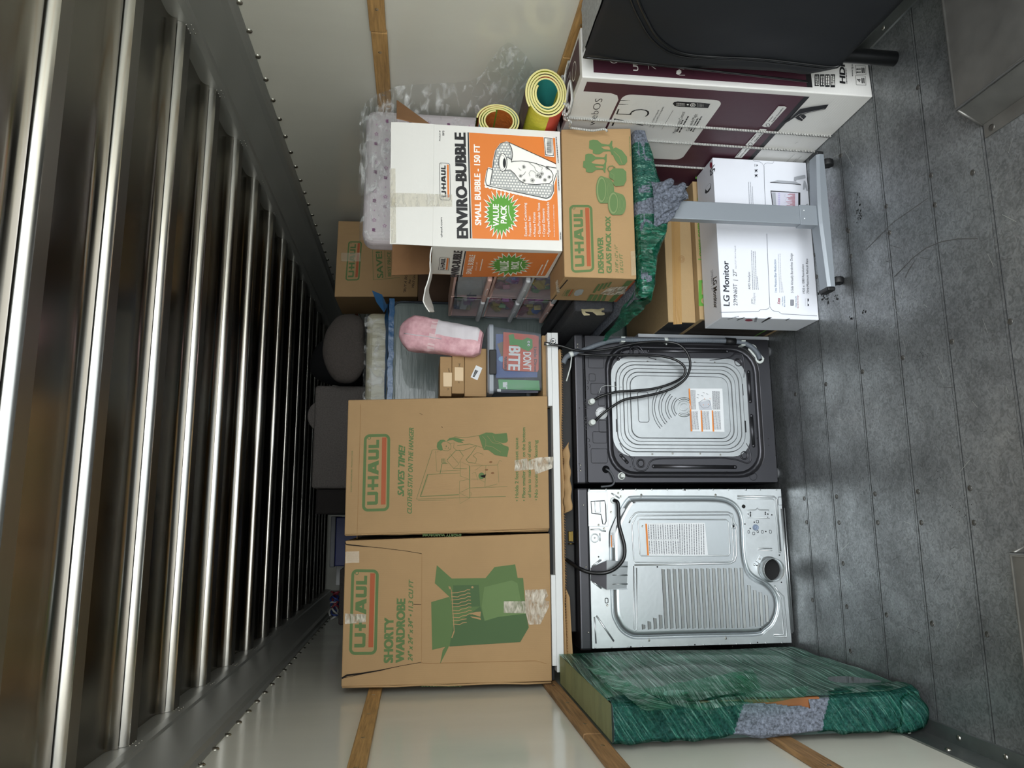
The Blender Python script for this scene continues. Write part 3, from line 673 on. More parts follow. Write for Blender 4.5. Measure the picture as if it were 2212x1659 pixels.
# ---- white bubble-wrap carton, open at the top
def bubble_box():
    Y = 2.71; c = [at(937, 533, Y=Y), at(935, 268, Y=Y), at(1208, 284, Y=Y), at(1220, 541, Y=Y)]
    c[2].z = c[3].z = 1.152; D = .33
    xl, xr = (c[0].x + c[3].x) / 2, (c[1].x + c[2].x) / 2
    zt = (c[0].z + c[1].z) / 2
    mb = MB(); th = .005
    mb.box(xl, xr, Y, Y + th, 1.152, zt, white, .0012); mb.box(xl, xl + th, Y + th, Y + D, 1.152, zt, white, .0012)
    mb.box(xr - th, xr, Y + th, Y + D, 1.152, zt, white, .0012); mb.box(xl, xr, Y + D, Y + D + th, 1.152, zt, cardd, .0012); mb.box(xl + th, xr - th, Y + th, Y + D, 1.153, 1.158, cardd)
    F = Face((xl, Y, 1.152), (1, 0, 0), (0, 0, 1)).crop(900, 260, 6.382); p = Print(mb, F)
    logo(p, (474, 1110), (466, 590), (305, 578), (316, 1104), ink, borange, thick=.01)
    p.text('Product #', (330, 285), (328, 142), 24, ink, .01); p.text('BP5', (380, 210), (380, 145), 26, ink, .03)
    p.text('uhaul.com', (355, 1612), (352, 1340), 26, ink, .02)
    p.text('ENVIRO-BUBBLE', (706, 1620), (668, 182), 148, ink, .075)
    p.poly([(735, 1628), (755, 1630), (718, 168), (702, 166)], ink)
    p.poly([(768, 1630), (1965, 1658), (1908, 245), (722, 170)], borange); p.up()
    p.text('SMALL BUBBLE - 150 FT', (888, 1446), (868, 340), 82, winkm, .05)
    # roll of bubble wrap round a vase
    p.poly([(930, 880), (960, 700), (985, 650), (1040, 660), (1050, 560), (1080, 420), (1150, 320), (1240, 290), (1310, 320), (1920, 610), (1930, 760), (1895, 900), (1895, 1000), (1850, 1090), (1790, 1115), (1700, 1100), (960, 925)], winkm); p.up()
    sc = [(960 + (1740 - 960) * k / 15, 918 + (1092 - 918) * k / 15) for k in range(16)]
    for x, y in sc: p.disc(x, y, 24, 18, winkm, 12)
    p.up(); bub = mat('bubble_grey_ink', 'a9aba9', .6)
    p.poly([(1010, 895), (1040, 740), (1060, 560), (1090, 430), (1160, 335), (1240, 312), (1285, 330), (1310, 400), (1310, 560), (1270, 525), (1240, 560), (1230, 650), (1200, 700), (1290, 690), (1340, 740), (1400, 830), (1480, 870), (1640, 890), (1850, 880), (1880, 900), (1880, 980), (1840, 1070), (1790, 1088)], bub); p.up()
    import itertools
    poly = [(1010, 895), (1060, 560), (1090, 430), (1160, 335), (1240, 312), (1285, 330), (1310, 400), (1310, 560), (1240, 560), (1200, 700), (1290, 690), (1340, 740), (1400, 830), (1480, 880), (1640, 900), (1870, 890), (1870, 980), (1830, 1065), (1780, 1078)]
    def inside(x, y):
        r_ = False; n = len(poly)
        for i in range(n):
            (x1, y1), (x2, y2) = poly[i], poly[(i + 1) % n]
            if (y1 > y) != (y2 > y) and x < (x2 - x1) * (y - y1) / (y2 - y1) + x1: r_ = not r_
        return r_
    for i in range(24):
        for j in range(20):
            x = 1000 + i * 40 + (j % 2) * 20; y = 330 + j * 38 + i * 2
            if inside(x, y) and inside(x + 16, y) and inside(x - 16, y) and inside(x, y + 12): p.disc(x, y, 14, 12, winkm, 8)
    W = .0015
    for pts, cl in (([(960, 890), (948, 840), (975, 680), (985, 665), (1045, 685)], 0), ([(1045, 690), (1010, 895), (985, 905), (960, 890)], 0), ([(1045, 690), (1060, 560), (1090, 420), (1160, 325), (1240, 305), (1300, 325), (1920, 605)], 0), ([(1270, 318), (1310, 400), (1320, 480), (1305, 585)], 0), ([(1305, 585), (1330, 572), (1450, 566), (1600, 590), (1760, 640), (1850, 700), (1880, 760), (1870, 830), (1830, 875)], 0), ([(1200, 695), (1290, 690), (1350, 745), (1410, 830), (1490, 880), (1640, 892), (1830, 875)], 0), ([(1245, 515), (1310, 550)], 0), ([(960, 905), (1790, 1085), (1850, 1050), (1885, 980), (1880, 870), (1925, 735)], 0), ([(1780, 640), (1925, 665)], 0)):
        p.line(pts, W * 1.6, ink, cl)
    p.up(); p.disc(1185, 590, 58, 122, winkm); p.circ(1185, 590, 58, 122, .0024, ink); p.circ(1178, 588, 42, 98, .0012, ink); p.up(); p.disc(1208, 598, 22, 66, ink)
    for x, y, r in ((1475, 650, 26), (1430, 775, 22), (1480, 838, 22), (1595, 835, 30), (1665, 770, 32), (1720, 745, 30), (1800, 665, 26), (1765, 830, 24), (1825, 790, 24), (1700, 790, 22)):
        for k in range(5): p.circ(x + r * .55 * math.cos(k * 1.256), y + r * .55 * math.sin(k * 1.256), r * .42, r * .42, .0009, ink, 8)
        p.circ(x, y, r * .3, r * .3, .0009, ink, 8)
    for pts in ([(1545, 590), (1580, 620), (1620, 650), (1640, 700), (1680, 730)], [(1400, 665), (1420, 690), (1440, 700)], [(1560, 780), (1545, 740), (1570, 700), (1610, 710), (1640, 740)], [(1500, 715), (1480, 750), (1450, 770)], [(1650, 600), (1690, 640), (1730, 660), (1720, 700)]): p.line(pts, .0012, ink)
    # starburst
    starburst(p, 1165, 1300, 262, 330, 26, winkm, .70, .1, 4); p.up(); starburst(p, 1165, 1300, 225, 285, 26, bgreen, .76, .1, 4); p.up()
    p.text('VALUE', (1130, 1470), (1128, 1170), 80, winkm, .05); p.text('PACK', (1235, 1430), (1235, 1185), 80, winkm, .05)
    p.line([(1265, 1185), (1268, 1290), (1305, 1390)], .0024, winkm)
    for t, x, y0, y1 in (('Excellent Cushioning', 1518, 1608, 1150), ('Protection For:', 1578, 1608, 1330), ('Picture Frames', 1640, 1580, 1280), ('Glass/Porcelain Vases', 1704, 1580, 1150), ('Crystal Glassware', 1766, 1580, 1228), ('Figurines/Knickknacks', 1830, 1580, 1140)):
        p.text(t, (x, y0), (x - 10, y1), 36, winkm, .01)
    for x in (1624, 1688, 1750, 1814): p.disc(x, 1606, 9, 8, winkm)
    p.text('Keep this product out of children\'s reach.', (1898, 1620), (1888, 1172), 14, winkm)
    p.poly([(1745, 235), (1870, 245), (1892, 520), (1765, 505)], winkm); p.up(); p.poly([(1752, 250), (1866, 258), (1884, 508), (1770, 494)], ink); p.up(); p.poly([(1762, 262), (1860, 268), (1874, 498), (1778, 484)], winkm); p.up()
    rnd = random.Random(2)
    for k in range(20):
        y = 272 + k * 10; p.poly([(1785, y), (1786, y + rnd.choice((3, 5, 7))), (1856, y + 6), (1855, y)], ink)
    p.small((1952, 600), (1922, 245), 10, ink); p.small((1962, 980), (1945, 700), 10, ink); p.small((1985, 1655), (1982, 1548), 10, ink)
    # left end print
    E_ = Face((xl, Y + D, 1.152), (0, -1, 0), (0, 0, 1)).crop(900, 500, 6.703); e = Print(mb, E_)
    logo(e, (468, 570), (488, 378), (330, 368), (308, 560), ink, borange, thick=.01)
    e.text('ENVIRO-BUBBLE', (600, 655), (662, 280), 110, ink, .08)
    e.poly([(630, 655), (648, 656), (716, 282), (698, 280)], ink); e.poly([(664, 656), (1860, 640), (2052, 315), (720, 282)], borange); e.up()
    e.text('SMALL BUBBLE', (790, 610), (850, 335), 78, winkm, .02); e.text("3/16\" x 12\" x 150'", (868, 560), (885, 440), 24, winkm); e.small((925, 565), (962, 395), 14, winkm)
    starburst(e, 1350, 480, 330, 165, 22, winkm, .70, .1, 4); e.up(); starburst(e, 1350, 478, 290, 140, 22, bgreen, .76, .1, 4); e.up()
    e.text('VALUE', (1330, 565), (1330, 420), 120, winkm, .05); e.text('PACK', (1475, 535), (1485, 425), 110, winkm, .05); e.line([(1520, 430), (1505, 480), (1540, 540)], .0035, winkm)
    e.small((1750, 625), (1835, 470), 18, winkm); e.small((1815, 620), (1915, 400), 18, winkm)
    o = mb.build('bubble_wrap_box'); tag(o, 'open white box printed ENVIRO-BUBBLE with orange panels, on the dish box', 'box')
    # flaps
    f = MB(); n = 12
    a, b = (845, 266), (842, 527)
    T = [at(842, 527, Y=Y - .004), at(845, 264, Y=Y - .004)]
    B = [V((xl, Y, zt)), V((xr, Y, zt))]
    def fr(i, j):
        p_ = (B[0].lerp(B[1], i)).lerp(T[0].lerp(T[1], i), j); return p_ + V((0, -.004 * math.sin(PI * j), 0))
    f.grid(fr, 12, 6, white, False)
    FF = Face((xl, Y - .0075, zt), (1, 0, 0), (0, 0, 1)).crop(900, 260, 6.382)
    fo = f.build('front_flap', o, solid=.004)
    shinew = film('tape_on_white', 'e6e4dd', (.08, .45), 'f6f4ee', 24, (1, 1, 2.5), .9, .35, .65, .08)
    t = MB(); q = Print(t, Face((xl, Y - .008, zt), (1, 0, 0), (0, 0, 1)).crop(680, 200, 3.607)); q.poly([(585, 780), (935, 790), (935, 888), (588, 892)], shinew); q.poly([(582, 590), (628, 592), (634, 1170), (592, 1175)], shinew)
    q2 = Print(t, Face((xl, Y - .002, zt), (1, 0, 0), (0, 0, 1)).crop(680, 200, 3.607)); q2.poly([(937, 790), (1070, 795), (1070, 890), (937, 888)], shinew)
    t.build('packing_tape', o)
    f = MB(); zb = zt + .165
    f.grid(lambda i, j: V((xl + (xr - xl) * i, Y + D + .002 + .03 * j, zt + (zb - zt) * j)), 6, 4, cardd, False); f.build('back_flap', o, solid=.004)
    f = MB()   # right flap folded outwards: a brown triangle above the rolls
    f.add([V((xr, Y + .02, zt)), V((xr, Y + D - .02, zt)), at(858, 216, Y=Y + .16), at(858, 255, Y=Y + .03)], [[0, 1, 2, 3]], cardd); f.build('side_flap', o, solid=.004)
    f = MB(); rnd = random.Random(8)   # left flap, bent down and torn
    far = [(930, 600), (930, 617), (922, 630), (915, 650), (917, 668), (928, 674)]
    near = [(938, 536), (935, 560), (930, 590), (921, 630), (926, 655), (932, 672)]
    A_ = [V((xl, Y + .01, zt)), at(934, 560, Y=Y + .03), at(929, 585, Y=Y + .05), at(917, 624, Y=Y + .06), at(918, 650, Y=Y + .04), at(930, 673, Y=Y + .06)]
    B_ = [V((xl, Y + D - .01, zt)), V((xl - .05, Y + D - .02, zt + .004)), V((xl - .10, Y + D - .03, zt + .002)), V((xl - .15, Y + D - .05, zt - .004)), V((xl - .18, Y + D - .06, zt - .01)), V((xl - .19, Y + D - .09, zt - .02))]
    f.grid(lambda i, j: (lambda k, t_: (A_[k].lerp(A_[k + 1], t_)).lerp(B_[k].lerp(B_[k + 1], t_), j) + V((0, 0, .006 * math.sin(9 * i + 5 * j))))(min(4, int(i * 5)), i * 5 - min(4, int(i * 5))), 20, 8, white, False)
    f.build('torn_flap', o, solid=.004)
bubble_box()

# ---- monitor carton on the floor behind the desk leg
def monitor_box():
    Y = 2.90; x0, x1, z1 = .826, 1.550, .436; D = .19
    mb = MB(); mb.box(x0, x1, Y, Y + D, .001, z1, wgloss, .003)
    F = Face((x0, Y, 0), (1, 0, 0), (0, 0, 1)).crop(1510, 500, 7.9); p = Print(mb, F)
    grey = mat('grey_ink', '8a8d96', .5); lgrey = mat('pale_grey_ink', 'b9bcc4', .5); dk = mat('navy_ink', '20242e', .45); red = mat('dark_red_ink', '8e1f3a', .5); blue = mat('blue_ink', '2b5f86', .5)
    p.text('LG Monitor', (520, 1272), (500, 510), 104, dk, .028); p.text('27MN60T  |  27"', (655, 1268), (640, 655), 66, dk)
    p.text('Class 27 (27" / 68.5 cm Diagonal)', (638, 640), (622, 248), 22, grey)
    p.text('AMD FreeSync', (878, 992), (868, 690), 38, dk); p.text('FreeSync', (962, 1240), (955, 1050), 42, grey)
    p.text('AMD', (912, 1236), (910, 1150), 18, dk, .03)
    for k, (x, y1) in enumerate(((922, 325), (952, 340), (982, 335), (1015, 770))): p.small((x, 995), (x - 22, y1), 11, grey, seed=k)
    p.text('1ms Motion Blur Reduction', (1328, 1040), (1312, 482), 40, blue); p.text('1ms', (1382, 1240), (1380, 1140), 48, red, .04, .3)
    for k, (x, y1) in enumerate(((1380, 385), (1408, 380), (1438, 865))): p.small((x, 1045), (x - 22, y1), 11, lgrey, seed=k)
    p.text('1ms Motion', (1432, 1270), (1430, 1115), 20, blue); p.text('Blur Reduction', (1468, 1290), (1464, 1100), 20, blue)
    p.text('3-Side Virtually Borderless Design', (1610, 1052), (1592, 375), 42, dk); p.rect(1558, 1165, 1612, 1265, dk); p.up(); p.rect(1562, 1170, 1600, 1258, grey)
    p.text('3-Side Virtually', (1662, 1296), (1658, 1105), 20, blue); p.text('Borderless Design', (1694, 1312), (1690, 1092), 20, red)
    p.text('1920 x 1080 Resolution', (1802, 1062), (1785, 562), 38, dk); p.text('75Hz Maximum Refresh Rate', (1874, 1065), (1855, 468), 40, dk)
    p.line([(1812, 1272), (1812, 1148), (1868, 1148), (1870, 1272)], .0008, grey, True); p.poly([(1848, 1150), (1868, 1150), (1870, 1272), (1850, 1272)], dk); p.up(); p.rect(1850, 1195, 1872, 1240, wgloss)
    # flap joint: the seam between the two front flaps
    sm = mat('carton_seam', '6b6f78', .8)
    F.crop(1520, 320, 8.296); p.line([(1078, 320), (1088, 700), (1108, 1125)], .0016, sm); p.line([(880, 208), (900, 238), (980, 240), (1040, 270), (1072, 320), (1095, 280), (1140, 268), (1230, 278), (1255, 245)], .0012, sm)
    F.crop(1510, 500, 7.9); p.line([(1152, 40), (1180, 700), (1204, 1270)], .0018, sm); p.line([(345, 1382), (1005, 1370), (1045, 1338), (1130, 1336), (1180, 1318), (1204, 1282), (1240, 1340), (1280, 1362), (1350, 1368), (1405, 1408), (2010, 1442)], .0018, sm)
    F.crop(1520, 320, 8.296)
    for k, (x, y0) in enumerate(((812, 612), (845, 612), (878, 690))): p.small((x + 12, 1105), (x - 6, y0), 8, grey, seed=k + 5)
    for y in (500, 410): p.poly([(905, y - 20), (968, y - 24), (950, y), (968, y + 30), (940, y + 6), (908, y + 34), (925, y)], dk)
    p.poly([(945, 292), (968, 312), (945, 332)], dk); p.rect(905, 285, 925, 335, lgrey)
    # monitor drawings
    scr = mat('printed_screen', 'cfcfdd', .4); me = mat('printed_metal', 'a5a9b0', .4); rd = mat('printed_red_bars', 'a04a55', .5)
    p.poly([(1190, 612), (1320, 580), (1630, 600), (1740, 650), (1720, 655)], me); p.line([(1188, 618), (1500, 636), (1738, 660)], .0024, ink)
    p.poly([(1612, 585), (1618, 522), (1805, 482), (1820, 498), (1822, 545), (1660, 575), (1650, 600)], me); p.poly([(1790, 585), (1815, 590), (1850, 680), (1866, 770), (1840, 775), (1812, 700), (1800, 750), (1775, 748), (1780, 650)], me)
    p.poly([(1195, 762), (1728, 800), (1728, 1150), (1240, 1128)], ink); p.up(); p.poly([(1208, 785), (1690, 808), (1690, 1142), (1258, 1126)], scr); p.up()
    rnd = random.Random(12)
    for k in range(34):
        y = 822 + k * 9.3; L_ = rnd.uniform(40, 175); p.poly([(1630 - L_, y), (1630 - L_, y + 5), (1632, y + 5), (1632, y)], rd)
    pz = mat('printed_violet', 'b9b3d6', .5)
    for k in range(9): p.rect(1330, 810 + k * 34, 1360, 832 + k * 34, pz)
    p.line([(1430, 850), (1460, 830), (1440, 870), (1480, 900), (1450, 950), (1490, 980), (1430, 990)], .001, me)
    p.poly([(1215, 800), (1280, 800), (1300, 1126), (1260, 1126)], me)
    p.poly([(1728, 1100), (1810, 1100), (1830, 1010), (1868, 998), (1872, 1020), (1845, 1160), (1730, 1150)], me)
    # top of the carton, upside-down lettering
    T = Face((x1, Y, z1), (-1, 0, 0), (0, 1, 0)); pt = Print(mb, T)
    T2 = Face((x0, Y, z1), (1, 0, 0), (0, 1, 0)).crop(1510, 500, 7.9)
    def up_text(s, a, b, cap, m, bold=0):
        vs, fs = glyphs(s, bold, 0); xa = min(v[0] for v in vs); xb = max(v[0] for v in vs); A = V(T2.uv(*a)); B = V(T2.uv(*b)); ex = B - A; ey = V((-ex.y, ex.x)).normalized() * cap
        mb.add([T2.P(*(A + ex * ((x - xa) / (xb - xa)) + ey * (y / .7)), .0008) for x, y, w in vs], fs, m)
    up_text('LG Monitor', (244, 800), (258, 1322), .038, dk, .03); up_text('27MN60T | 27"', (204, 670), (218, 1040), .024, grey)
    q = Print(mb, T2)
    T2.crop(1520, 320, 8.296); q.disc(135, 305, 22, 55, red); up_text('LG', (118, 395), (128, 505), .05, dk, .03)
    q.poly([(25, 800), (35, 735), (75, 660), (115, 628), (138, 650), (130, 720), (95, 780), (45, 818)], mat('dark_hole', '2a2c30', .9)); q.up(); q.poly([(38, 735), (78, 662), (115, 632), (134, 652), (120, 710), (70, 770)], wgloss)
    # left end
    E_ = Face((x0, Y + D, 0), (0, -1, 0), (0, 0, 1)).crop(1510, 500, 7.9); e = Print(mb, E_)
    e.disc(850, 1512, 66, 20, red); e.text('LG', (960, 1520), (920, 1462), 30, ink, .04) if False else None
    e.small((980, 1540), (1000, 1460), 40, grey); e.small((500, 1500), (700, 1440), 30, grey); e.small((1500, 1515), (1560, 1480), 30, dk); e.poly([(640, 1510), (660, 1515), (790, 1465), (770, 1462)], ink); e.poly([(1060, 1550), (1080, 1552), (1250, 1465), (1190, 1462)], ink)
    o = mb.build('monitor_box'); tag(o, 'white monitor box standing on the floor behind the grey desk leg', 'box')
monitor_box()

# ================================================================ washer and dryer, backs to the camera
graph = mat('graphite_steel', '3f3f43', .33, .75, bump=(40, .02)); graphd = mat('graphite_dark', '1b1c1f', .35, .5)
galv = mat('galvanised_sheet', 'c3c8ca', .38, .85, bump=(14, .05), var=(22, .06)); galv2 = mat('galvanised_panel', 'b4babd', .36, .85, bump=(60, .03))
chrome = mat('bright_plate', 'c8ccce', .2, 1.0); label = mat('paper_label', 'dcdfe2', .5); dgrey = mat('label_print', '6d7076', .6); oran = mat('label_orange', 'd9802f', .5)
hole = mat('deep_hole', '060607', .9); hoseg = mat('grey_hose', '656c74', .5); hoseb = mat('black_hose', '0d0e11', .38); tie = mat('white_nylon', 'ccd2cf', .45)
def rloop(F, x0, y0, x1, y1, r, d, n=6, sh=0):
    """rounded rectangle between two crop-pixel corners, as a ring of points on a face"""
    a = F.uv(x0, y1); b = F.uv(x1, y0); cx, cy = (a[0] + b[0]) / 2, (a[1] + b[1]) / 2; w, h = abs(b[0] - a[0]), abs(b[1] - a[1])
    return [F.P(p[0], p[1], d) for p in rr(cx, cy, w, h, r, n)]
def inset(F, box, px, r, d, n=6): return rloop(F, box[0] + px, box[1] + px, box[2] - px, box[3] - px, r, d, n)
def ridge(mb, F, pts, w, m, d=0, closed=False, hgt=.8, n=8):
    mb.tube([F.P(*F.uv(*p), d) for p in pts], w, m, n, closed, flat=hgt, up=F.n)
def slot(mb, F, p0, p1, w, m, d=0): ridge(mb, F, [p0, p1], w, m, d)
def crv(pts, n=8):
    """smooth curve through points"""
    P_ = [V(p) for p in pts]; out = []
    for i in range(len(P_) - 1):
        a, b, c, d = P_[max(0, i - 1)], P_[i], P_[i + 1], P_[min(len(P_) - 1, i + 2)]
        for k in range(n):
            t = k / n; out.append(.5 * ((2 * b) + (c - a) * t + (2 * a - 5 * b + 4 * c - d) * t * t + (3 * b - a - 3 * c + d) * t ** 3))
    return out + [P_[-1]]
def washer():
    Y = 3.32; x0, x1 = .152, .842; z0, z1 = .022, .985
    W = thing('washing_machine', 'dark grey washing machine seen from behind with hoses looped on its back', 'washing machine', (.497, 3.7, 0), 'laundry machines')
    W['label'] = 'dark grey washing machine, its silver access panel and black hoses facing out'
    del W['group']
    b = MB(); b.box(x0, x1, Y + .012, Y + .57, z0, z1 - .03, graph, .012, 3)
    F = Face((x0, Y, 0), (1, 0, 0), (0, 0, 1)).crop(1180, 680, 3.814)
    b.build('cabinet', W)
    t = MB(); t.box(x0 - .002, x1 + .002, Y - .008, Y + .575, z1 - .045, z1, graph, .008, 3)
    for y in (245, 270, 1240, 1285): t.lathe(F.P(*F.uv(255 if y < 400 else 280, y), .009), F.n, [(.004, 0), (.003, .002), (.001, .002)], steel, 8)
    t.build('lid', W)
    # stamped back sheet: outer plain area, deep rounded channel, raised inner field
    k = MB(); o = .008
    outer = [F.P(*q, o) for q in ((.014, .05), (x1 - x0 - .006, .05))]
    bx = (505, 262, 1735, 1345)
    R = .125
    lo = [inset(F, bx, 0, R, o), inset(F, bx, 6, R - .003, o - .002), inset(F, bx, 14, R - .007, o - .014), inset(F, bx, 34, R - .014, o - .016), inset(F, bx, 44, R - .02, o - .004), inset(F, bx, 52, R - .024, o)]
    k.loft(lo, graph, cap=False, smooth=True)
    # plain sheet around the channel: bridge from a rectangle loop
    nn = len(lo[0]); a = F.uv(218, 1395); c_ = F.uv(1940, 195); cx, cy = (x1 - x0) / 2, (.03 + z1 - .05) / 2
    rect = rr(cx, cy, x1 - x0 - .006, z1 - .05 - .03, .006, 6)
    k.loft([[F.P(p[0], p[1], 0) for p in rect], [F.P(p[0], p[1], o) for p in rr(cx, cy, x1 - x0 - .010, z1 - .084, .006, 6)], lo[0]], graph, cap=False)
    # inner field with the window for the cover
    cv = (548, 368, 1632, 1168)
    win = inset(F, cv, 12, .088, o)
    k.loft([lo[-1], win], graph, cap=False); k.loft([win, inset(F, cv, 16, .086, o - .012)], graphd)
    # raised lobes at the corners with the shipping-bolt holes
    for (x, y) in ((736, 312), (1575, 395), (775, 1225), (1625, 1160)):
        c0 = F.P(*F.uv(x, y), o)
        k.lathe(c0, F.n, [(.021, 0), (.019, .004), (.0165, .004), (.015, .001), (.0125, .001), (.0115, -.010)], graph, 24); k.lathe(c0 - F.n * .002, F.n, [(.0118, 0), (.001, 0)], hole, 20)
    dk = graphd
    for pts in ([(620, 300), (600, 330), (582, 350), (640, 352), (680, 320), (690, 280), (720, 262), (760, 264), (790, 300), (830, 350), (900, 372)],
                [(1340, 378), (1480, 362), (1530, 340), (1545, 325), (1590, 325), (1615, 345), (1625, 420), (1620, 520)],
                [(600, 1060), (640, 1130), (700, 1180), (720, 1260), (760, 1285), (800, 1285), (830, 1262), (850, 1215), (900, 1190), (1000, 1185), (1350, 1182), (1440, 1180), (1560, 1195), (1650, 1222), (1680, 1190), (1670, 1120), (1640, 1060)]):
        ridge(k, F, [tuple(q[:2]) for q in crv([(a_, b_, 0) for a_, b_ in pts], 5)], .0035, graph, o, hgt=.7, n=6)
    for p0, p1, w in (((840, 300), (1485, 303), .0095), ((880, 1250), (1550, 1256), .0095), ((1662, 475), (1675, 715), .009), ((1685, 835), (1702, 1080), .009), ((590, 372), (625, 330), .008), ((612, 1160), (662, 1216), .008)):
        ridge(k, F, [p0, p1], w, graph, o - .001, hgt=.55, n=10); k.lathe(F.P(*F.uv(*p0), o), F.n, [(w, 0), (w * .6, .004), (.001, .005)], graph, 12); k.lathe(F.P(*F.uv(*p1), o), F.n, [(w, 0), (w * .6, .004), (.001, .005)], graph, 12)
    for bxx in ((345, 350, 470, 440), (350, 490, 400, 548), (365, 568, 478, 655), (425, 640, 478, 750), (382, 965, 492, 1058), (432, 870, 490, 970), (368, 1105, 498, 1222)):
        q = rloop(F, *bxx, .006, o, 3); k.tube(q + [q[0]], .0013, graphd, 5)
    for (x, y) in ((335, 558), (335, 605), (345, 1035), (350, 1083)): k.tube([F.P(*F.uv(x + 9 * math.cos(a), y + 13 * math.sin(a)), o) for a in [i * .6 - 1.6 for i in range(6)]], .0012, graphd, 5)
    k.tube([F.P(*F.uv(1700 + 30 * math.cos(a), 1334 + 30 * math.sin(a)), o) for a in [i * PI / 9 for i in range(18)]], .0014, graphd, 5, closed=True)
    for x, y in ((305, 455), (320, 540), (270, 770), (320, 622), (498, 942), (335, 1018), (333, 1100), (268, 1228), (278, 1270), (300, 210), (1730, 1018), (1735, 1072), (1822, 1023), (1826, 1077), (1885, 1160), (868, 1295), (1143, 1295), (1482, 1293), (688, 1253), (592, 1132), (720, 1180), (1562, 1170), (1508, 382), (1650, 775)):
        k.lathe(F.P(*F.uv(x, y), o + .0006), F.n, [(.0026, 0), (.001, 0)], hole, 8)
    p = Print(k, F, .0092); em = mat('embossed_lettering', '2c2c30', .4, .6)
    p.text('HOT', (350, 775), (345, 690), 34, em, .0); p.text('COLD', (345, 948), (340, 842), 32, em, .0)
    k.build('back_panel', W)
    # silver access cover with stepped rings
    c = MB(); bx = cv; h = .004
    seq = [(0, .088, -.002), (2, .088, 0), (36, .085, .0), (42, .082, .006), (62, .078, .006), (68, .075, .002), (92, .068, .002), (98, .066, .007), (120, .058, .007), (126, .056, .003), (148, .048, .003), (154, .045, .008)]
    c.loft([inset(F, bx, px, r, o + d + .002) for px, r, d in seq], mat('access_cover_steel', 'a4a8aa', .36, .85, bump=(14, .05), var=(16, .07)), smooth=False)
    gd = mat('cover_groove', '5d6062', .4, .8)
    for px, r, d in ((39, .083, .002), (65, .076, .003), (95, .067, .003), (123, .057, .004), (151, .046, .005)):
        q = inset(F, bx, px, r, o + .002 + d); c.tube(q, .0019, gd, 5, closed=True)
    D_ = o + .011
    for x, y in ((645, 424), (830, 390), (1217, 397), (1380, 397), (1506, 434), (672, 1107), (868, 1150), (1035, 1144), (1261, 1145), (1427, 1154), (1550, 1113), (580, 538), (1600, 715), (1610, 825)):
        c.lathe(F.P(*F.uv(x, y), o + .002), F.n, [(.0045, 0), (.0042, .002), (.002, .0025), (.001, .002)], steel, 10); c.lathe(F.P(*F.uv(x, y), o + .0045), F.n, [(.0016, 0), (.0002, .0)], hole, 8)
    cx_c = (1123, 766)
    for r_, a0, a1 in ((30, 0, 360), (52, 0, 360)):
        c.tube([F.P(*F.uv(cx_c[0] + r_ * math.cos(math.radians(a)), cx_c[1] + r_ * math.sin(math.radians(a))), D_) for a in range(0, 360, 20)], .0018, galv, 6, closed=True)
    for r_, sp_ in ((82, 50), (132, 44), (186, 42), (240, 42)):
        for dr in (0, 20) if r_ > 90 else (0, 18):
            c.tube([F.P(*F.uv(cx_c[0] - (r_ + dr) * math.cos(math.radians(a)), cx_c[1] + (r_ + dr) * math.sin(math.radians(a))), D_) for a in range(-sp_, sp_ + 1, 6)], .0016, gd, 5)
    for s_ in (-1, 1): c.tube([F.P(*F.uv(cx_c[0] + 72 * math.cos(math.radians(a)), cx_c[1] + s_ * 72 * math.sin(math.radians(a))), D_) for a in range(55, 128, 8)], .0055, galv, 6)
    q = rloop(F, 752, 640, 828, 888, .01, D_, 3); c.tube(q, .0015, gd, 5, closed=True)
    for x0_, y0_, x1_, y1_ in ((1598, 572, 1612, 668), (1622, 875, 1636, 972), (560, 555, 588, 640), (572, 862, 600, 968)):
        q = rloop(F, x0_, y0_, x1_, y1_, .002, o + .003, 2); c.add(q, [list(range(len(q)))], graphd)
    cv_ = c.build('access_cover', W)
    l = MB(); Fl = Face(F.o + F.n * D_, F.u, F.v).crop(1180, 680, 3.814); p = Print(l, Fl, .0006)
    p.poly([(1172, 608), (1450, 608), (1468, 965), (1190, 960)], label); p.up(); p.poly([(1172, 608), (1184, 608), (1204, 960), (1190, 960)], oran)
    for xa, xb in ((1270, 1284), (1362, 1376)): p.poly([(xa, 788), (xb - 2, 788), (xb + 8, 962), (xa + 8, 962)], oran)
    p.up()
    for j in range(7): p.small((1200 + j * 9, 945), (1192 + j * 9, 795), 4, dgrey, seed=j); p.small((1292 + j * 9, 945), (1284 + j * 9, 795), 4, dgrey, seed=j + 9); p.small((1384 + j * 9, 945), (1376 + j * 9, 795), 4, dgrey, seed=j + 19); p.small((1196 + j * 6, 780), (1190 + j * 6, 620), 3, dgrey, seed=j + 29)
    for j in range(9): p.small((1375 + j * 7, 780), (1370 + j * 7, 630), 4, dgrey, seed=j + 40)
    p.poly([(1250, 720), (1350, 705), (1365, 785), (1262, 785)], mat('label_shade', 'b8bcc4', .5)); p.up()
    p.line([(1262, 720), (1290, 700), (1340, 705), (1352, 740), (1330, 765), (1290, 770), (1265, 745)], .0016, dgrey, True)
    for x, y in ((1250, 655), (1295, 640), (1325, 650), (1245, 680), (1285, 665)): p.line([(x - 8, y), (x + 8, y + 6)], .002, dgrey)
    for x, y in ((1300, 690), (1345, 690), (1290, 740), (1330, 735)): p.line([(x, y), (x + 6, y + 6)], .002, oran)
    l.build('instruction_label', cv_)['label'] = 'white instruction label with orange strips'
    # water inlets
    for x, y in ((375, 722), (380, 892)):
        f = MB(); c0 = F.P(*F.uv(x - 10, y), o); f.lathe(c0, F.n, [(.014, 0), (.014, .004), (.0105, .006), (.0105, .016), (.013, .018), (.013, .030), (.009, .032), (.001, .032)], tie, 18)
        f.build('water_inlet', W)
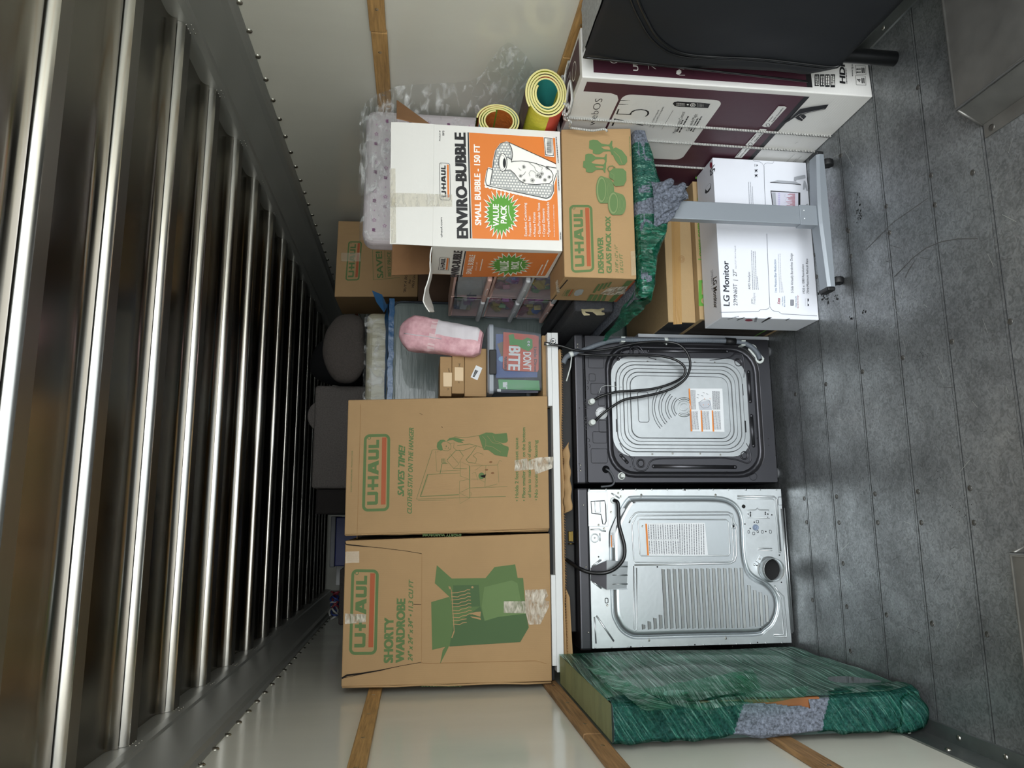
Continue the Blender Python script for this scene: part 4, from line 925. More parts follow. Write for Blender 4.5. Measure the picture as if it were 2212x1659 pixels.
    d = MB(); d.lathe(F.P(*F.uv(452, 812), o), F.n, [(.028, 0), (.028, .0015), (.001, .0018)], label, 24); p = Print(d, F, .0105); p.circ(452, 812, 42, 42, .0006, dgrey); p.line([(430, 815), (470, 790)], .002, ink); p.line([(415, 800), (400, 792)], .002, ink)
    d.build('round_sticker', W)
    # power cord entry and socket clip
    g = MB(); c0 = F.P(*F.uv(487, 1274), o); g.lathe(c0, F.n, [(.017, 0), (.017, .003), (.012, .005), (.008, .012), (.005, .016), (.0, .016)], graphd, 20)
    pts = [c0 + F.n * .015] + [F.P(*F.uv(x, y), .022) for x, y in ((520, 1300), (545, 1350), (548, 1385), (520, 1410), (440, 1418))]; g.tube(crv(pts, 6), .0045, mat('grey_cord', '4a4d52', .5), 8)
    g.build('power_cord', W)
    g = MB(); c0 = F.P(*F.uv(615, 1330), o); g.lathe(c0, F.n, [(.017, 0), (.017, .004), (.012, .004)], tie, 18); g.box(c0.x - .008, c0.x + .008, Y - .038, Y - .008, c0.z - .010, c0.z + .010, tie, .003); g.build('cord_clip', W)
    # feet
    for x, yy in ((x0 + .05, .05), (x1 - .05, .05), (x0 + .05, .52), (x1 - .05, .52)):
        f = MB(); f.lathe((x, Y + yy, 0), (0, 0, 1), [(.0, .0), (.024, 0), (.024, .008), (.018, .011), (.008, .012), (.008, .03)], mat('foot_rubber', '55575a', .6), 16); f.build('foot', W)
    # grey corrugated drain hose
    Fh = Face(F.o + F.n * .03, F.u, F.v).crop(1180, 680, 3.814)
    def hp(x, y, d=0): return Fh.P(*Fh.uv(x, y), d)
    path = crv([hp(140, 400, .0), hp(165, 350), hp(215, 325), hp(300, 295), (hp(420, 248)), hp(520, 218), hp(620, 207), hp(800, 210), hp(980, 212), hp(1200, 210), hp(1400, 212), hp(1480, 215), hp(1600, 225), hp(1680, 258), hp(1735, 310), hp(1760, 365)], 40)
    n = len(path); h_ = MB(); h_.tube(path, .0118, hoseg, 10, rs=[.0118 + .0009 * math.sin(i * 2.1) for i in range(n)])
    dh = h_.build('drain_hose', W)
    s_ = MB(); q = [hp(x, y, .001) for x, y in ((1478, 190), (1478, 250))]
    s_.tube([hp(1475, 216), hp(1558, 222)], .0165, blackm, 14); s_.build('rubber_sleeve', dh)
    for x, y, w in ((205, 325, .014), (985, 212, .014)):
        c_ = MB(); c_.tube([hp(x - 14, y + (5 if x < 500 else 0)), hp(x + 14, y - (5 if x < 500 else 0))], w, tie, 14)
        if x < 500: c_.tube([hp(205, 350, .01), hp(195, 430, .014), hp(160, 552, .018)], .0032, tie, 6)
        else: c_.tube([hp(988, 225), hp(990, 248)], .0035, tie, 6)
        c_.build('cable_tie', dh)
    for x, y in ((628, 205), (1615, 235)):
        c_ = MB(); a = hp(x, y - 30); b_ = hp(x, y + 24); c_.box(a.x - .012 - .0, a.x - .006, Y - .045, Y - .006, a.z - .010, a.z + .010, tie, .001); c_.box(b_.x + .0, b_.x + .006, Y - .045, Y - .006, b_.z - .010, b_.z + .010, tie, .001); c_.build('hose_bracket', W)
    l_ = MB(); cc = V(Fh.uv(1738, 318)); 
    loop = [hp(1738 + 30 * math.cos(a) * 1.0 + (34 * (1 if math.sin(a) > 0 else -1)) * .9, 318 + 42 * math.sin(a) + (28 * (1 if math.sin(a) > 0 else -1)), -.012) for a in [i * PI / 10 for i in range(20)]]
    l_.tube(loop, .0045, tie, 8, closed=True, flat=1.4); l_.build('hose_holder', W)
    # black supply hoses
    def P3(x, y, d): return F.P(*F.uv(x, y), d)
    H1 = crv([P3(378, 712, .03), P3(440, 680, .045), P3(560, 650, .05), P3(700, 640, .05), P3(850, 625, .052), P3(980, 590, .055), P3(1080, 540, .05), P3(1112, 490, .055), P3(1085, 430, .06), P3(1000, 380, .055), P3(850, 352, .05), P3(650, 348, .048), P3(450, 350, .045), P3(320, 345, .045), P3(230, 330, .03)], 10)
    H2 = crv([P3(385, 888, .03), P3(440, 830, .05), P3(520, 770, .055), P3(620, 715, .058), P3(760, 690, .06), P3(900, 660, .06), P3(1020, 615, .065), P3(1110, 540, .07), P3(1142, 440, .07), P3(1120, 345, .07), P3(1060, 275, .065), P3(980, 248, .055), P3(880, 242, .05), P3(740, 250, .048), P3(620, 272, .045), P3(500, 298, .045), P3(380, 310, .04), P3(280, 318, .05), P3(200, 308, .055), P3(100, 278, .055), P3(20, 265, .05)], 10)
    for nm, H in (('supply_hose', H1), ('supply_hose', H2)):
        q = MB(); q.tube(H, .0058, hoseb, 10)
        if H is H2: 
            q.tube([H[-1], H[-1] + (H[-1] - H[-2]).normalized() * .03], .0095, chrome, 12)
            e_ = P3(40, 240, .05); q.lathe(e_, (V((0, -1, 0.2))), [(.012, -.008), (.013, 0), (.012, .010), (.006, .010), (.006, .0)], chrome, 16)
        q.build(nm, W)
    wsm = MB(); wsm.tube(crv([P3(430, 650, .01), P3(440, 620, .012), P3(450, 600, .014), P3(490, 588, .016), P3(540, 592, .016), P3(615, 600, .014)], 5), .0009, tie, 5); wsm.build('twist_wire', W)
    return W
washer()

def offs(poly, d):
    """shrink a closed outline (x, y) by d"""
    n = len(poly); out = []
    ar = sum(poly[i][0] * poly[(i + 1) % n][1] - poly[(i + 1) % n][0] * poly[i][1] for i in range(n)); s_ = 1 if ar > 0 else -1
    for i in range(n):
        a, b, c = V(poly[i - 1]), V(poly[i]), V(poly[(i + 1) % n]); t = ((b - a).normalized() + (c - b).normalized())
        t = t.normalized() if t.length > 1e-6 else (c - b).normalized()
        out.append((b.x - t.y * d * s_, b.y + t.x * d * s_))
    return out
def dryer():
    Y = 3.32; x0, x1, z0, z1 = -.563, .128, .018, .985
    W = thing('clothes_dryer', 'silver-backed clothes dryer with round exhaust duct and rows of louvres', 'dryer', (-.22, 3.7, 0))
    b = MB(); b.box(x0 + .006, x1 - .006, Y + .014, Y + .57, z0, z1 - .03, graph, .01, 3); b.build('cabinet', W)
    t = MB(); t.box(x0 - .004, x1 + .004, Y - .004, Y + .575, z1 - .052, z1, graph, .009, 3)
    F = Face((x0, Y, 0), (1, 0, 0), (0, 0, 1)).crop(1180, 1020, 3.687)
    for y in (262, 1275, 755): t.lathe(F.P(*F.uv(296 + (y - 262) * .038, y), .006), F.n, [(.004, 0), (.003, .002), (.001, .002)], steel, 8)
    t.build('lid', W)
    k = MB(); o = .008
    shape = crv([(595, 270, 0), (640, 208, 0), (700, 190, 0), (1000, 190, 0), (1260, 190, 0), (1380, 196, 0), (1450, 215, 0), (1510, 255, 0), (1553, 325, 0), (1570, 420, 0), (1578, 600, 0), (1590, 700, 0), (1620, 785, 0), (1680, 835, 0), (1750, 872, 0), (1812, 935, 0), (1844, 1020, 0), (1840, 1120, 0), (1800, 1215, 0), (1740, 1268, 0), (1680, 1300, 0), (1400, 1308, 0), (1000, 1318, 0), (760, 1326, 0), (670, 1318, 0), (590, 1268, 0), (540, 1190, 0), (515, 1110, 0), (508, 900, 0), (500, 700, 0), (497, 520, 0), (505, 460, 0), (545, 370, 0), (595, 270, 0)], 4)
    sh = [F.uv(p[0], p[1]) for p in shape[:-1]]
    nn = len(sh)
    # plain outer sheet: match outline to a rectangle by angle
    cx = (x1 - x0) / 2; cy = (z0 + z1 - .05) / 2; w2, h2 = (x1 - x0) / 2 - .004, (z1 - .052 - z0) / 2
    rect = []
    for a, b_ in sh:
        dx, dy = a - cx, b_ - cy; s_ = min(w2 / abs(dx) if dx else 9, h2 / abs(dy) if dy else 9); rect.append((cx + dx * s_, cy + dy * s_))
    k.loft([[F.P(a, b_, -.004) for a, b_ in rect], [F.P(a, b_, o) for a, b_ in rect], [F.P(a, b_, o) for a, b_ in offs(sh, -.002)]], galv, cap=False)
    for sx in (0, 1):
        for sy in (0, 1):
            xx = cx + (w2 if sx else -w2); yy = cy + (h2 if sy else -h2)
            # corner gusset filling between angle-matched points
            cand = sorted(range(nn), key=lambda i: (rect[i][0] - xx) ** 2 + (rect[i][1] - yy) ** 2)[:6]
            A = min((rect[i] for i in cand if abs(rect[i][0] - xx) < 1e-6), key=lambda q: abs(q[1] - yy), default=None); B = min((rect[i] for i in cand if abs(rect[i][1] - yy) < 1e-6), key=lambda q: abs(q[0] - xx), default=None)
            if A and B: k.add([F.P(*A, o), F.P(xx, yy, o), F.P(*B, o)], [[0, 1, 2] if (sx + sy) % 2 else [2, 1, 0]], galv)
    lp = [(-.002, .0), (.0, -.001), (.003, -.006), (.008, -.007), (.011, -.004), (.020, .010), (.026, .0135), (.034, .014)]
    k.loft([[F.P(a, b_, o + d) for a, b_ in offs(sh, i_)] for i_, d in lp], galv2, smooth=True, cap='tri')
    D_ = o + .014
    # stamped ridges
    def rd(pts, w=.0035, d=o, cl=False, m=galv): ridge(k, F, pts, w, m, d, cl, .6, 6)
    rd([(650, 405), (660, 370), (700, 325), (730, 318), (1430, 318), (1465, 335), (1480, 400), (1500, 430), (1495, 470), (1500, 660), (1485, 705), (1450, 725), (690, 738)], .0035, D_)
    rd([(672, 420), (690, 380), (715, 345), (1440, 340), (1462, 370), (1478, 650), (1468, 700), (1430, 712), (700, 715), (685, 690)], .003, D_, True)
    rd([(720, 390), (735, 375), (1420, 378), (1436, 400), (1448, 640), (1436, 662), (745, 664), (735, 650)], .0028, D_, True)
    rd([(685, 745), (690, 1240), (700, 1258), (712, 1240), (708, 760)], .0028, D_)
    rd([(1515, 192), (1810, 196), (1828, 215), (1860, 630)], .0045); rd([(1515, 212), (1800, 214), (1812, 230), (1848, 640), (1860, 640)], .0025)
    rd([(1868, 290), (1950, 1280)], .006); rd([(1890, 285), (1962, 1270)], .003)
    rd([(1810, 900), (1840, 945), (1885, 990), (1910, 1290), (1905, 1312), (1805, 1305), (1805, 1290), (1885, 1290), (1862, 1000), (1815, 930)], .003)
    rd([(1682, 606), (1792, 608), (1792, 622), (1682, 620)], .003, cl=True)
    rd([(515, 168), (580, 208)], .0035); rd([(348, 457), (420, 455), (440, 466), (472, 470)], .003); rd([(423, 485), (425, 548)], .0025)
    rd([(395, 1140), (535, 1345)], .004); rd([(380, 1150), (393, 1362)], .0035); rd([(358, 752), (428, 695)], .003); rd([(360, 865), (436, 925)], .004); rd([(372, 745), (436, 698)], .003)
    rd([(1590, 300), (1660, 300), (1675, 288), (1692, 300), (1765, 302), (1772, 365), (1600, 366)], .0025, cl=True)
    q = [(382 + 30 * math.cos(a), 524 + 33 * math.sin(a)) for a in [i * PI / 9 for i in range(18)]]; rd(q, .0025, o, True); k.lathe(F.P(*F.uv(382, 522), o), F.n, [(.004, 0), (.002, .002), (.0, .002)], galv, 10)
    # cover plate with the latch cut-out
    k.box(*(lambda a, b_: (x0 + a[0], x0 + b_[0]))(F.uv(400, 432), F.uv(400, 155)), Y - o - .003, Y - o, F.uv(488, 400)[1], F.uv(332, 400)[1], galv, .001)
    dd = o + .0035
    rd([(352, 232), (460, 228), (468, 260), (472, 390), (462, 414), (445, 412), (440, 380), (430, 335), (358, 328)], .0022, dd, True, graphd); rd([(383, 232), (422, 230), (426, 318), (386, 318)], .0022, dd, True)
    for x, y in ((413, 420), (457, 448), (512, 318), (570, 166), (590, 193), (482, 1058), (755, 430)): k.lathe(F.P(*F.uv(x, y), dd if x < 460 and y < 440 else (o if x != 755 else D_)), F.n, [(.005, 0), (.0045, .002), (.003, .002), (.0015, .0005), (.0005, .0005)], steel, 10)
    q = rloop(F, 466, 1002, 488, 1040, .004, o, 3); k.tube(q, .002, graphd, 5, closed=True)
    rnd = random.Random(1)
    for j in range(13): k.lathe(F.P(*F.uv(345 + j * 123 + rnd.uniform(-8, 8), 138 + 0.2 * j), o), F.n, [(.0042, 0), (.0036, .0018), (.001, .002)], galv, 8)
    for j in range(13): k.lathe(F.P(*F.uv(395 + j * 123 + rnd.uniform(-8, 8), 1396 - 3.4 * j), o), F.n, [(.0042, 0), (.0036, .0018), (.001, .002)], galv, 8)
    for x, y in ((608, 139), (1100, 143), (1585, 142), (669, 1388), (1178, 1371), (1676, 1354), (1620, 320), (1620, 334), (1620, 348), (1738, 320), (1738, 334), (1757, 362), (1600, 334), (1758, 334), (1790, 340), (1576, 413), (1618, 448), (1742, 472), (1650, 398), (1850, 660), (1866, 876), (872, 752), (413, 673), (1671, 742)):
        k.lathe(F.P(*F.uv(x, y), (D_ if x == 872 else o) + .0006), F.n, [(.0036, 0), (.0005, 0)], hole, 8)
    k.lathe(F.P(*F.uv(1566, 273), o + .0007), F.n, [(.0088, 0), (.0005, 0)], hole, 18)
    for x, y in ((752, 180), (1342, 180), (814, 1338), (1424, 1322)): k.lathe(F.P(*F.uv(x, y), o), F.n, [(.0048, 0), (.0045, .003), (.001, .004)], steel, 8); k.tube([F.P(*F.uv(x, y), o + .002), F.P(*F.uv(x, y + (22 if y < 500 else -22)), o + .002)], .0015, steel, 5)
    k.lathe(F.P(*F.uv(1474, 430), D_), F.n, [(.013, 0), (.012, .002), (.0075, .002), (.0065, .0)], galv2, 16); k.lathe(F.P(*F.uv(1474, 430), D_ + .001), F.n, [(.0055, 0), (.0005, 0)], hole, 12)
    for bxx in ((1668, 382, 1684, 405), (1600, 465, 1612, 485), (1638, 478, 1654, 498), (1672, 466, 1684, 482), (1772, 462, 1786, 486), (1708, 465, 1722, 485), (1845, 198, 1868, 262)):
        q = rloop(F, *bxx, .002, o, 2); k.tube(q, .0011, graphd, 4, closed=True)
    # louvres
    lv = []
    for j in range(15): lv.append((910 + j * 44.3, 765 + j * -.6, 1243 - j * .5))
    lv += [(1590, 893, 1226), (1635, 932, 1225), (1680, 948, 1222), (1725, 972, 1190), (755, 1203, 1248), (800, 1178, 1248), (845, 1152, 1246), (889, 1128, 1243)]
    for x, ya, yb in lv:
        x2 = x + (yb - ya) * .055; a = F.uv(x, ya); b_ = F.uv(x2, yb); w = .0125
        A = [F.P(a[0], a[1] + .003, D_), F.P(b_[0], b_[1] + .003, D_), F.P(b_[0] + .004, b_[1] - w * .55, D_ + .0075), F.P(a[0] - .004, a[1] - w * .55, D_ + .0075), F.P(a[0] - .004, a[1] - w, D_), F.P(b_[0] + .004, b_[1] - w, D_)]
        k.add(A, [[1, 0, 3, 2], [2, 3, 4, 5], [0, 4, 3], [1, 2, 5]], galv); k.add([F.P(a[0] - .002, a[1] + .0035, D_ + .0004), F.P(b_[0], b_[1] + .0035, D_ + .0004), F.P(b_[0], b_[1] + .001, D_ + .0012), F.P(a[0] - .002, a[1] + .001, D_ + .0012)], [[0, 1, 2, 3]], hole)
    k.build('back_panel', W)
    # exhaust duct
    d = MB(); c0 = F.P(*F.uv(1770, 772), o)
    d.lathe(c0, F.n, [(.058, 0), (.057, .002), (.0515, .003), (.0505, .012), (.0515, .014), (.0505, .016), (.0505, .052), (.049, .052), (.049, -.05)], galv, 40)
    for j in range(28):
        a = j * 2 * PI / 28; u_ = F.u * math.cos(a) + F.v * math.sin(a); d.tube([c0 + u_ * .0507 + F.n * .040, c0 + u_ * .0507 + F.n * .052], .0009, galv2, 4)
    d.lathe(c0 - F.n * .0, F.n, [(.0492, 0.001), (.0005, .001)], hole, 30)
    q = c0 + F.n * .004; d.build('exhaust_duct', W)
    g = MB(); a = F.P(*F.uv(1690, 690), o); M_ = Matrix.Translation(a) @ Matrix.Rotation(math.radians(-55), 4, 'Y'); g.box(-.010, .010, -.006, -.001, -.018, .018, galv, .001, M=M_); g.lathe(a + F.n * .006, F.n, [(.004, 0), (.003, .002), (.0, .002)], steel, 8); g.lathe(F.P(*F.uv(1652, 735), o), F.n, [(.006, 0), (.005, .003), (.0, .003)], galv, 8); g.build('duct_clip', W)
    g = MB(); a = F.P(*F.uv(1660, 440), o); g.lathe(a, F.n, [(.014, 0), (.013, .008), (.011, .009), (.010, .006), (.004, .006), (.0, .009)], mat('blue_grey_plug', '7f8da3', .4), 20); g.build('gas_inlet', W)
    # terminal block cover (a bent bracket) and power cord
    g = MB(); A = [F.P(*F.uv(x, y), dd_) for x, y, dd_ in ((350, 760, o), (465, 700, .035), (465, 930, .035), (350, 862, o), (640, 708, .022), (655, 722, .020), (655, 915, .020), (640, 930, .022), (465, 700, o), (465, 930, o))]
    g.add(A, [[0, 1, 2, 3]], graph); g.add([A[1], A[4], A[5], A[6], A[7], A[2]], [[0, 1, 2, 3, 4, 5]], galv2); g.add([A[0], A[8], A[1]], [[0, 1, 2]], galv2); g.add([A[3], A[2], A[9]], [[0, 1, 2]], galv2)
    z_ = F.P(*F.uv(465, 700), o); 
    for y in (748, 816, 886): ridge(g, F, [(512, y), (632, y)], .0028, galv2, .031, hgt=.8, n=6)
    g.build('terminal_cover', W)
    cp = crv([F.P(*F.uv(x, y), d_) for x, y, d_ in ((535, 225, .012), (556, 245, .03), (562, 330, .03), (566, 420, .03), (585, 500, .034), (604, 590, .04), (598, 670, .045), (560, 730, .05), (500, 775, .055), (430, 797, .05), (340, 795, .03), (270, 770, .01), (215, 730, -.03), (170, 690, -.08))], 8)
    g = MB(); g.tube(cp, .0082, hoseb, 12); g.lathe(F.P(*F.uv(530, 225), o), F.n, [(.014, 0), (.013, .006), (.010, .006)], tie, 14); g.build('power_cord', W)
    # labels
    l = MB(); p = Print(l, Face(F.o + F.n * D_, F.u, F.v).crop(1180, 1020, 3.687), .0008)
    p.poly([(788, 408), (1262, 403), (1288, 660), (812, 666)], label); p.up(); p.poly([(788, 410), (802, 410), (818, 666), (804, 666)], oran); p.up()
    for j in range(24):
        x = 816 + j * 19; ya, yb = (530, 418) if j < 13 else (655, 412)
        p.small((x + 5, ya), (x, yb), 6, dgrey, seed=j)
        if j < 13: p.small((x + 12, 648), (x + 6, 545), 6, dgrey, seed=j + 60)
    for y in (535,): p.line([(820, y + 3), (1075, y - 3)], .0008, dgrey)
    for x in (858, 925, 990, 1060, 1085): p.line([(x, 412), (x + 16, 662)], .0006, dgrey)
    l.build('warning_label', W)['label'] = 'white warning label with an orange edge'
    l = MB(); p = Print(l, F, .0235); p.poly([(585, 290), (614, 286), (614, 300), (585, 345), (545, 430), (530, 600), (506, 596), (500, 470), (545, 360)], label); p.up(); p.poly([(502, 500), (512, 500), (514, 596), (506, 596)], oran)
    for j in range(3): p.small((516 + j * 6, 590), (512 + j * 6, 480), 3, dgrey, seed=j)
    l.build('wiring_label', W)
    for x, yy in ((x0 + .05, .05), (x1 - .05, .05), (x0 + .05, .52), (x1 - .05, .52)):
        f = MB(); f.lathe((x, Y + yy, 0), (0, 0, 1), [(.0, .0), (.024, 0), (.024, .008), (.018, .011), (.008, .012), (.008, .03)], mat('foot_rubber', '55575a', .6), 16); f.build('foot', W)
dryer()

# ================================================================ right-hand stack: TV carton, covered sofa, wrapped desk
from mathutils import noise as NZ
plum = mat('plum_print', '46222f', .5, bump=(60, .03)); tvw = mat('tv_carton_white', 'd9d8d4', .55, bump=(60, .06), wave=(30, .02, 'Z'))
rope = mat('white_rope', 'e6e6e0', .6, wave=(45, .9, 'Z')); blanket = mat('moving_blanket', '42474f', .95, bump=(150, .6), var=(110, .45, '666c78'), sheen=.0)
gfilm = film('green_stretch_film', '15624a', (.30, .85), '8fcdb4', 5, (.6, 9, 22), .7, .35, .68, .14)
gfilm2 = film('green_film_dense', '0d5a42', (.22, .80), '6fb89e', 6, (9, 3, 2.2), .8, .36, .70, .06, glint='3f9c80')
gfilm3 = film('green_film_light', '1f6f5a', (.10, .6), 'a5d6c4', 7, (14, 2, 5), 1.0, .42, .68, .10, glint='a9e0cc')
clear = film('clear_film', 'f2f4f4', (.02, .42), 'f4f6f5', 16, (1, 1, 1), 1.0, .5, .68, .08)
felt = mat('grey_felt_lining', '9a9b98', .95, bump=(140, .8), var=(60, .15)); bfab = mat('black_cover_cloth', '1a1c1f', .6, bump=(8, .18), spec=.3)
dfab = mat('charcoal_upholstery', '35363a', .9, bump=(200, .5), var=(90, .2)); gfab = mat('grey_sofa_weave', '5b5653', .9, bump=(220, .6), var=(120, .22)); gfab2 = mat('brown_grey_weave', '4b4541', .9, bump=(220, .6), var=(120, .22))
silver = mat('powder_coated_grey', '8d949b', .42, .3, bump=(300, .04))
def skinned(mb, fn, nu, nv, m, amp=0, sc=8, seed=0):
    def g(i, j):
        p = V(fn(i, j)); n = NZ.noise_vector(p * sc + V((seed, 0, 0))); return p + n * amp
    mb.grid(g, nu, nv, m, True)
def blob(mb, c, r, m, amp=.01, sc=6, seed=0, nu=22, nv=16, sq=1.0, M=None):
    def f(i, j):
        a = i * 2 * PI; b = -PI / 2 + PI * j
        q = lambda t: math.copysign(abs(t) ** sq, t)
        p = V((r[0] * q(math.cos(b)) * q(math.cos(a)), r[1] * q(math.cos(b)) * q(math.sin(a)), r[2] * q(math.sin(b))))
        p = p * (1 + amp * 0)
        d = NZ.noise(V((p.x, p.y, p.z)) * sc + V((seed, seed, 0)))
        p = p + p.normalized() * d * amp
        if M is not None: p = M @ p
        return V(c) + p
    mb.grid(f, nu, nv, m, True)

def tv_carton():
    nb = V((1.568, 2.40, .001)); rt = V((1.775, 2.41, .001)); dep = V((-.025, 1.82, 0)); H = 1.128
    up = V((0, 0, H)); c = [nb + up, rt + up, rt, nb]
    mb = MB(); hexbox(mb, *c, dep, tvw)
    F = Face(nb + dep, -dep, (0, 0, 1)); L_ = dep.length; F.crop(1540, 100, 6.144); p = Print(mb, F)
    vt = F.uv(1235, 640)[1]; vb = F.uv(1300, 650)[1]; F.crop(1200, 20, 6.144)
    un, vtop = F.uv(435, 915); u1 = F.uv(370, 1085)[0]; F.crop(1540, 100, 6.144)
    Lq = L_ - .025
    p.poly([(.02, vt), (Lq, vt), (Lq, vtop), (.02, vtop)], plum, uv=True); p.poly([(.02, vb), (Lq, vb), (Lq, vt), (.02, vt)], ink, uv=True); p.up()
    F.crop(1200, 20, 6.144)
    va = F.uv(850, 1165)[1]; vc = F.uv(882, 1165)[1]; vd = F.uv(2195, 1260)[1]; uf = F.uv(700, 1540)[0]
    uL = u1 - .47
    def rp(u0, v0, u1_, v1_, r, m): p.poly([(a, b) for a, b in rr((u0 + u1_) / 2, (v0 + v1_) / 2, u1_ - u0, v1_ - v0, r)], m, uv=True)
    p.poly([(uL, va), (u1 - .04, va), (u1 - .012, va + .012), (u1, va + .04), (u1, H - .004), (uL, H - .004)], tvw, uv=True); rp(uL, vd, u1, vc, .035, tvw); p.up()
    p.text('webOS', (520, 1535), (628, 1180), 95, ink, -.012)
    p.text('75"', (1175, 1556), (1335, 1215), 470, ink, -.03)
    p.text('Class  74.5"(189.2 cm diagonal)', (1262, 1560), (1378, 1330), 22, ink); p.text('Classe  74.5 po (189.2 cm en diagonale)', (1300, 1570), (1440, 1290), 22, ink)
    p.line([(1410, 1590), (1560, 1335)], .0012, ink)
    p.text('Magic Remote Control', (1590, 1640), (1722, 1358), 44, ink, .0); p.text('Commande Magic', (1770, 1610), (1885, 1385), 44, ink, .0)
    for a, b in (((1620, 1620), (1700, 1465)), ((1650, 1630), (1772, 1415)), ((1800, 1610), (1900, 1440)), ((1830, 1620), (1950, 1415))): p.small(a, b, 18, ink)
    p.poly([(1556, 1248), (1575, 1224), (1620, 1217), (1900, 1232), (2055, 1248), (2025, 1304), (1860, 1298), (1640, 1290), (1580, 1278)], ink); p.up()
    p.circ(1822, 1264, 30, 22, .0025, winkm); p.disc(1822, 1264, 14, 8, winkm); p.disc(1755, 1258, 14, 10, winkm)
    for k in range(8):
        for j in range(3): p.disc(1610 + k * 14, 1240 + j * 14 + k * .8, 4, 4, winkm, 6)
    for k in range(5):
        for j in range(3): p.disc(1885 + k * 18, 1246 + j * 17 + k, 4, 4, winkm, 6)
    F.crop(1540, 100, 6.144)
    for pts, t, b in (([(650, 1048), (680, 1062), (745, 1062), (978, 805), (950, 787), (870, 785)], 'Apple HomeKit', ((790, 1000), (945, 805))), ([(430, 1300), (460, 1312), (525, 1308), (715, 1095), (690, 1086), (625, 1084)], 'Apple AirPlay', ((560, 1255), (695, 1105))), ([(285, 1468), (380, 1472), (495, 1345), (470, 1334), (400, 1335)], 'works with', ((370, 1455), (460, 1350)))):
        p.poly(pts, tvw); p.up(); p.text(t, b[0], b[1], 26, ink, .01)
        q = ((b[0][0] - 62, b[0][1] + 34)); p.circ(q[0], q[1], 24, 20, .0022, ink, 12); p.small((b[0][0] - 48, b[0][1] - 10), (b[0][0] + 10, b[0][1] - 80), 9, ink)
    p.poly([(1155, 820), (1300, 790), (1535, 758), (1490, 822), (1300, 860), (1180, 890), (1085, 930), (1000, 985), (900, 1040), (1040, 930)], ink); p.poly([(1085, 930), (1130, 900), (1210, 890), (1238, 920), (1180, 978), (1130, 960)], ink); p.up()
    p.line([(1090, 925), (1140, 888), (1200, 872), (1300, 850), (1480, 815)], .0016, tvw); p.line([(1150, 910), (1175, 905), (1150, 915), (1200, 958)], .002, tvw)
    for a, b in (((975, 1520), (1080, 1420)), ((1060, 1525), (1110, 1478)), ((1085, 1525), (1175, 1442)), ((1130, 1255), (1085, 1275))): p.line([a, b], .0012, ink)
    # narrow end
    N_ = Face(nb, rt - nb, (0, 0, 1)).crop(1540, 100, 6.144); e = Print(mb, N_); w = (rt - nb).length
    zt, zb, zk = N_.uv(-1000, 300)[1], N_.uv(1245, 520)[1], N_.uv(1318, 520)[1]
    e.poly([(.022, zb), (w - .022, zb), (w - .022, 1.085), (.022, 1.085)], plum, uv=True); e.poly([(.022, zk), (w - .022, zk), (w - .022, zb), (.022, zb)], ink, uv=True); e.up()
    N_.crop(1200, 20, 6.144); e.circ(775, 640, 68, 78, .003, winkm); e.text('UHD', (1098, 822), (1082, 580), 68, winkm, .03); e.text('75"', (1335, 812), (1330, 560), 110, winkm, -.03)
    e.poly([(1605, 820), (1640, 800), (1668, 818), (1668, 850), (1640, 868), (1600, 862)], winkm); e.line([(1615, 775), (1650, 790), (1705, 800)], .0015, winkm); e.line([(1615, 868), (1650, 878), (1715, 878)], .0015, winkm)
    N_.crop(1540, 100, 6.144)
    for k in range(4): e.rect(1348 + k * 70, 375, 1408 + k * 70, 532 + k * 5, ink)
    e.up()
    for k in range(4):
        e.small((1374 + k * 70, 520), (1370 + k * 70, 395), 12, winkm, seed=k); e.small((1398 + k * 70, 520), (1394 + k * 70, 395), 12, winkm, seed=k + 4)
    e.text('HDR', (1752, 496), (1745, 190), 72, ink, .06); e.small((1780, 498), (1765, 300), 10, ink)
    e.text('www.lg.com', (1858, 405), (1850, 200), 24, ink, .01)
    for y0, y1 in ((392, 520), (255, 380)): e.line([(1890, y0), (2018, y0 + 8), (2028, y1), (1900, y1 - 5)], .0015, ink, True)
    e.text('4', (1960, 482), (1958, 440), 50, ink, .01); e.line([(1978, 495), (1974, 425)], .004, ink); e.line([(2002, 495), (1998, 425)], .004, ink)
    for y in (305, 345): e.line([(1900, y + 4), (1960, y + 2)], .004, ink); e.poly([(1895, y + 3), (1915, y - 9), (1915, y + 15)], ink)
    e.line([(1978, 362), (1974, 290)], .004, ink); e.line([(2002, 362), (1998, 290)], .004, ink)
    # top
    T_ = Face(nb + up + dep, -dep, (rt - nb)); q = Print(mb, T_)
    q.poly([(.1, .03), (L_ - .03, .03), (L_ - .03, .185), (.1, .185)], plum, uv=True)
    q.up()
    for k in range(5):
        q.line([(L_ - .25 - .12 * k, .06), (L_ - .25 - .12 * k, .15), (L_ - .19 - .12 * k, .15), (L_ - .19 - .12 * k, .06)], .005, winkm, uv=True); 
    q.line([(L_ - .12 + .035 * math.cos(t), .105 + .035 * math.sin(t)) for t in [i * PI / 8 for i in range(16)]], .004, winkm, True, uv=True)
    o = mb.build('television_box'); tag(o, 'long plum and white television box bound with rope along the right wall', 'box')
    # rope
    def atd(t, x, z, out): pass
    dn = dep.normalized()
    r = MB()
